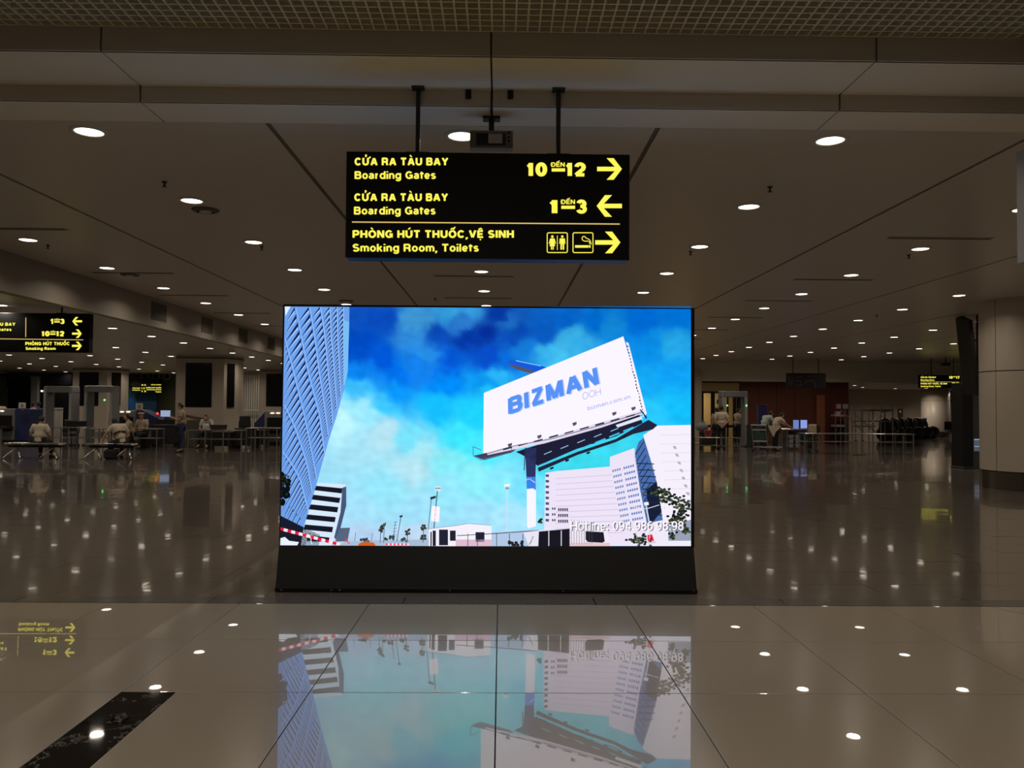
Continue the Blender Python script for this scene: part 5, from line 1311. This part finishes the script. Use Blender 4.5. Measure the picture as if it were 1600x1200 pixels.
# ------------------------------------------------------------------ people
def skin_mesh(verts, edges, radii, sub=1):
    me = bpy.data.meshes.new('skin'); me.from_pydata(verts, edges, [])
    o = bpy.data.objects.new('skin', me); COL.objects.link(o)
    m = o.modifiers.new('s', 'SKIN'); m.use_smooth_shade = True
    if sub: o.modifiers.new('b', 'SUBSURF').levels = sub
    for k, v in enumerate(me.skin_vertices[0].data):
        r_ = radii[k]; v.radius = r_ if isinstance(r_, tuple) else (r_, r_); v.use_root = (k == 0)
    dg = bpy.context.evaluated_depsgraph_get(); out = bpy.data.meshes.new_from_object(o.evaluated_get(dg))
    bpy.data.objects.remove(o); bpy.data.meshes.remove(me); return out
def mesh_into(mb, me, mi=0):
    mb.add([v.co.copy() for v in me.vertices], [tuple(p.vertices) for p in me.polygons], mi, True); bpy.data.meshes.remove(me)
POSE = {}
def person(label, loc, rz, J, shirt=None, trousers=None, sleeve='short', hair=True, cap=None, mask=False, h=1.0, held=None):
    """J: joints in the figure's own space (x right, y forward, z up)"""
    o = thing('person', label, 'person', loc, rz)
    V = lambda k: Vector(J[k]) * h
    pel, ch, nk, hd = V('pelvis'), V('chest'), V('neck'), V('head')
    up = (nk - pel).normalized()
    vs, es, rs = [pel, pel.lerp(ch, .5), ch, nk, hd - Vector((0, 0, .03))], [(0, 1), (1, 2), (2, 3), (3, 4)], [.085, .08, .085, .052, .05]
    L = {}
    for s_ in 'LR':
        b0 = len(vs); vs += [V('sho' + s_), V('elb' + s_), V('wri' + s_)]; rs += [.052, .040, .026]; es += [(2, b0), (b0, b0 + 1), (b0 + 1, b0 + 2)]
        d = (V('wri' + s_) - V('elb' + s_)).normalized(); palm = V('wri' + s_) + d * .07; b1 = len(vs); vs.append(palm); rs.append(.030); es.append((b0 + 2, b1))
        L[s_] = (palm, d)
        b0 = len(vs); vs += [V('hip' + s_), V('kne' + s_), V('ank' + s_), V('toe' + s_)]; rs += [.095, .058, .038, .035]; es += [(0, b0), (b0, b0 + 1), (b0 + 1, b0 + 2), (b0 + 2, b0 + 3)]
    body = MB(); mesh_into(body, skin_mesh(vs, es, [r_ * h for r_ in rs]))
    f = Vector(J.get('face', (0, 1, 0))).normalized(); side = f.cross(Vector((0, 0, 1))).normalized(); upv = side.cross(f).normalized()
    R3 = Matrix((side, f, upv)).transposed()
    body.ball(hd, .078 * h, .095 * h, .118 * h, n=16, M=R3)
    body.ball(hd + f * .094 * h - upv * .012, .012, .016, .022, n=8, M=R3)
    for e_ in (-1, 1): body.ball(hd + side * e_ * .079 * h - upv * .01, .010, .018, .028, n=8, M=R3)
    for s_ in 'LR':
        palm, d = L[s_]; w = d.orthogonal().normalized(); w2 = d.cross(w)
        for q in range(4):
            p0 = palm + w * (-.027 + .018 * q); ln = (.060, .072, .068, .052)[q]
            p1 = p0 + d * ln * .55; p2 = p1 + (d * .6 + w2 * .5).normalized() * ln * .45
            body.tube(p0 - d * .02, p1, .0095, .0085, n=6).tube(p1, p2, .0085, .007, n=6)
        p0 = palm - d * .04 + w * .03; body.tube(p0, p0 + (d * .7 + w * .7).normalized() * .05, .011, .008, n=6)
    body.build('body', M_skin, o)
    fm = MB()
    for e_ in (-1, 1): fm.ball(hd + f * .088 * h + side * e_ * .03 * h + upv * .012, .010, .005, .006, n=8, M=R3)
    fm.build('eyes', M_hair, o)
    MB().ball(hd + f * .086 * h - upv * .055, .022, .008, .006, n=8, M=R3).build('mouth', mat('lip', (.30, .12, .10), .5), o)
    # shirt
    S = shirt or M_shirt
    vs, es, rs = [pel + up * .03, pel.lerp(ch, .5), ch + up * .02, nk - up * .05], [(0, 1), (1, 2), (2, 3)], [(.17, .15), (.165, .15), (.17, .155), .085]
    for s_ in 'LR':
        b0 = len(vs); vs += [V('sho' + s_), V('sho' + s_).lerp(V('elb' + s_), .75 if sleeve == 'short' else 1.0)]; rs += [.095, .076]; es += [(2, b0), (b0, b0 + 1)]
        if sleeve != 'short': vs.append(V('elb' + s_).lerp(V('wri' + s_), .95)); rs.append(.045); es.append((b0 + 1, b0 + 2))
    b0 = len(vs); vs += [pel + up * .04 + Vector((.09, 0, 0)), pel + up * .04 - Vector((.09, 0, 0)), pel.lerp(ch, .5) + Vector((.09, 0, 0)), pel.lerp(ch, .5) - Vector((.09, 0, 0))]; rs += [.12, .12, .12, .12]; es += [(0, b0), (0, b0 + 1), (1, b0 + 2), (1, b0 + 3)]
    m = MB(); mesh_into(m, skin_mesh(vs, es, [tuple(q * h for q in r_) if isinstance(r_, tuple) else r_ * h for r_ in rs])); m.build('shirt', S, o)
    m = MB(); 
    m.lathe([(.062 * h, -.02), (.068 * h, .0), (.060 * h, .03), (.056 * h, .0)], c=nk - up * .012, n=14); m.build('collar', S, o)
    # trousers
    vs, es, rs = [pel], [], [.145]
    for s_ in 'LR':
        b0 = len(vs); vs += [V('hip' + s_), V('kne' + s_), V('ank' + s_) + Vector((0, 0, .03))]; rs += [.112, .082, .064]; es += [(0, b0), (b0, b0 + 1), (b0 + 1, b0 + 2)]
    m = MB(); mesh_into(m, skin_mesh(vs, es, [r_ * h for r_ in rs])); m.build('trousers', trousers or M_trou, o)
    for s_ in 'LR':
        a_, t_ = V('ank' + s_), V('toe' + s_); d = Vector((t_.x - a_.x, t_.y - a_.y, 0)); d = d.normalized() if d.length > 1e-3 else Vector((0, 1, 0))
        ang = math.atan2(-d.x, d.y); M4 = Matrix.Translation((a_.x, a_.y, min(a_.z, t_.z) - .05)) @ Matrix.Rotation(ang, 4, 'Z')
        MB().box(-.045, .045, -.07, .20, -.0, .05, M=M4, bev=.018).box(-.042, .042, -.07, .07, .03, .095, M=M4, bev=.02).build('shoe', M_rubber, o)
    if hair:
        m = MB(); n_ = 16; vs = []; R_ = 7
        for k in range(R_ + 1):
            ph = math.radians(128) * k / R_
            for i in range(n_):
                t_ = 2 * math.pi * i / n_; fr = math.sin(t_)
                p_ = min(ph, math.radians(52)) if fr > .35 else (ph if fr < -.1 else min(ph, math.radians(98)))
                vs.append(hd + R3 @ (Vector((.088 * math.sin(p_) * math.cos(t_), .104 * math.sin(p_) * math.sin(t_) - .006, .128 * math.cos(p_) + .004)) * h))
        fs = [(k * n_ + i, (k + 1) * n_ + i, (k + 1) * n_ + (i + 1) % n_, k * n_ + (i + 1) % n_) for k in range(R_) for i in range(n_)]
        m.add(vs, fs, 0, True); m.build('hair', M_hair, o)
    if cap:
        MB().lathe([(.001, .13), (.11, .12), (.125, .085), (.098, .06), (.092, .035)], c=hd, n=18, M=R3).build('peaked_cap', cap, o)
        MB().ball(hd + f * .10 + upv * .045, .07, .05, .006, n=10, M=R3).build('cap_peak', M_hair, o)
    if mask: MB().ball(hd + f * .045 - upv * .035, .066, .062, .055, n=12, M=R3).build('face_mask', M_mask, o)
    return o
def joints(**k):
    J = dict(pelvis=(0, 0, .93), chest=(0, 0, 1.28), neck=(0, 0, 1.48), head=(0, .02, 1.62), shoL=(-.18, 0, 1.40), shoR=(.18, 0, 1.40), elbL=(-.24, -.02, 1.12), elbR=(.24, -.02, 1.12),
             wriL=(-.25, .06, .88), wriR=(.25, .06, .88), hipL=(-.09, 0, .88), hipR=(.09, 0, .88), kneL=(-.10, .02, .49), kneR=(.10, .02, .49), ankL=(-.11, -.01, .09), ankR=(.11, -.01, .09),
             toeL=(-.13, .13, .045), toeR=(.13, .13, .045), face=(0, 1, -.05))
    J.update(k); return J
def seated(seat=.45, lean=0.0, **k):
    z = seat + .10
    J = joints(pelvis=(0, 0, z), chest=(lean * .5, .04, z + .34), neck=(lean * .8, .06, z + .53), head=(lean, .12, z + .66), shoL=(-.18 + lean * .7, .04, z + .46), shoR=(.18 + lean * .7, .04, z + .46),
               elbL=(-.25 + lean * .5, .10, z + .18), elbR=(.25 + lean * .5, .10, z + .18), wriL=(-.12, .34, z + .12), wriR=(.12, .34, z + .12), hipL=(-.10, .02, z - .02), hipR=(.10, .02, z - .02),
               kneL=(-.16, .43, z - .02), kneR=(.16, .43, z - .02), ankL=(-.16, .44, .09), ankR=(.16, .44, .09), toeL=(-.19, .58, .045), toeR=(.19, .58, .045))
    J.update(k); return J
pi = math.pi
person('man in pale shirt sitting on the left bench with his back turned', (xat(61, 25.2, 690), 25.2, 0), .05, seated(.41, face=(-.1, 1, -.35), elbL=(-.30, .06, .70), elbR=(.30, .06, .70)))
person('man in pale shirt on the right bench leaning on one hand, head bowed', (xat(190, 25.2, 690), 25.2, 0), .75,
       seated(.41, chest=(-.05, .10, .86), neck=(-.10, .20, 1.02), head=(-.12, .30, 1.12), shoL=(-.22, .14, .97), shoR=(.12, .14, .99), elbL=(-.40, .22, .74), wriL=(-.46, .28, .53), face=(-.2, 1, -.6)))
person('seated person in tan shirt just behind the man on the right bench', (xat(204, 29.2), 29.2, 0), 1.9, seated(.45, face=(0, 1, -.3)), shirt=M_tan)
crate(198, 211, 688, 697, 29.2, 'low dark box seat behind the right bench', M_dark)
person('guard in tan uniform and cap sitting behind the steel table', (xat(224, 31.6), 31.6, 0), pi - .2, seated(.47), shirt=M_tan, cap=M_tan)
crate(219, 229, 685.5, 701, 31.5, 'dark stool box beneath the capped guard', M_dark)
g_ = person('standing guard in tan shirt and face mask looking at a phone beside the pillar', (xat(284, 29.0), 29.0, 0), pi / 2 + .25,
       joints(head=(0, .05, 1.60), face=(.05, 1, -.5), elbL=(-.24, .03, 1.12), wriL=(-.08, .27, 1.20), elbR=(.24, .03, 1.12), wriR=(.06, .28, 1.20)), shirt=M_tan, trousers=M_navy, mask=True, h=1.0)
ph = thing('phone', 'dark phone held by the standing guard', 'phone', (0, 0, 0)); Mg = Matrix.Translation(g_.location) @ Matrix.Rotation(pi / 2 + .25, 4, 'Z')
MB().box(-.045, .045, .36, .372, 1.19, 1.33, M=Mg, bev=.004).build('phone_body', M_dark, ph); MB().box(-.04, .04, .356, .36, 1.20, 1.32, M=Mg).build('phone_screen', glow('phone_glow', (.3, .35, .4), .5), ph)
bg = thing('shoulder_bag', 'black bag hanging in front of the standing guard', 'bag')
p0, p1 = at(262, 682, 28.75), at(283, 680, 28.75)
MB().prism([at(263, 683, 28.7), at(277, 677, 28.7), at(284, 679, 28.7), at(282, 688, 28.7), at(272, 692, 28.7), at(266, 688, 28.7)], (0, .14, 0)).build('bag_body', M_trou, bg)
MB().path([at(277, 678, 28.76), at(281, 668, 28.8), at(285, 660, 28.86)], .012).build('strap', M_trou, bg)
person('person with dark hair seated at the black desk beneath the pillar', (xat(324, 32.4), 32.4, 0), pi, seated(.47, head=(0, .14, 1.14), neck=(0, .08, 1.02)), shirt=M_white)
crate(318, 330, 689, 700, 32.35, 'dark stool box behind the black desk', M_dark)
person('officer in pale shirt bent over the x-ray machine at the left edge', (xat(6, 36.6), 36.6, 0), 1.2, joints(chest=(0, .12, 1.24), neck=(0, .26, 1.40), head=(0, .36, 1.52), shoL=(-.18, .2, 1.34), shoR=(.18, .2, 1.34), elbL=(-.3, .34, 1.18), elbR=(.3, .34, 1.18), wriL=(-.2, .5, 1.1), wriR=(.2, .5, 1.1), face=(0, 1, -.5)), h=1.08)
person('person in white shirt standing behind the blue end of the x-ray machine', (xat(52, 36.8), 36.8, 0), -.6, joints(face=(-.2, 1, -.3)), shirt=M_white)
person('person in violet shirt standing left of the left metal detector', (xat(60.5, 37.4), 37.4, 0), .6, joints(), shirt=mat('violet_cloth', (.07, .06, .17), .85))
person('person in pale pink shirt standing behind the right metal detector on the left', (xat(180, 37.0), 37.0, 0), .9, joints(), shirt=mat('pink_cloth', (.45, .36, .34), .85), h=.97)
# right-hand group
person('officer in white shirt standing with hands behind his back before the metal detector', (xat(1127, 33.9), 33.9, 0), -.15, joints(elbL=(-.27, -.10, 1.12), elbR=(.27, -.10, 1.12), wriL=(-.06, -.17, .95), wriR=(.06, -.17, .93)), h=1.04)
person('dark-haired person mostly hidden behind the standing officer', (xat(1120, 35.4), 35.4, 0), .3, joints(), shirt=M_tan, h=.99)
person('officer in white shirt standing inside the metal detector facing right', (xat(1152.5, 37.3), 37.3, 0), -1.35, joints(wriL=(-.12, .34, 1.08), wriR=(.12, .34, 1.08), elbL=(-.24, .08, 1.12), elbR=(.24, .08, 1.12), face=(0, 1, -.4), head=(0, .05, 1.60)), h=.99)
person('officer in pale green shirt leaning over the trolley', (xat(1193, 34.2), 34.2, 0), -1.1, joints(pelvis=(0, 0, .92), chest=(0, .16, 1.24), neck=(0, .30, 1.38), head=(0, .40, 1.47), shoL=(-.18, .22, 1.33), shoR=(.18, .22, 1.33), elbL=(-.27, .32, 1.08), elbR=(.27, .32, 1.08), wriL=(-.12, .48, .92), wriR=(.12, .48, .92), face=(0, 1, -.6)), shirt=M_teal)
person('officer in white shirt with dark trousers reaching toward the two monitors', (xat(1211, 33.0), 33.0, 0), -1.35, joints(chest=(0, .10, 1.20), neck=(0, .22, 1.36), head=(0, .31, 1.46), shoL=(-.18, .16, 1.30), shoR=(.18, .16, 1.30), elbL=(-.2, .42, 1.12), wriL=(-.14, .66, 1.02), elbR=(.2, .40, 1.10), wriR=(.12, .62, .98), face=(0, 1, -.55)), h=.97)
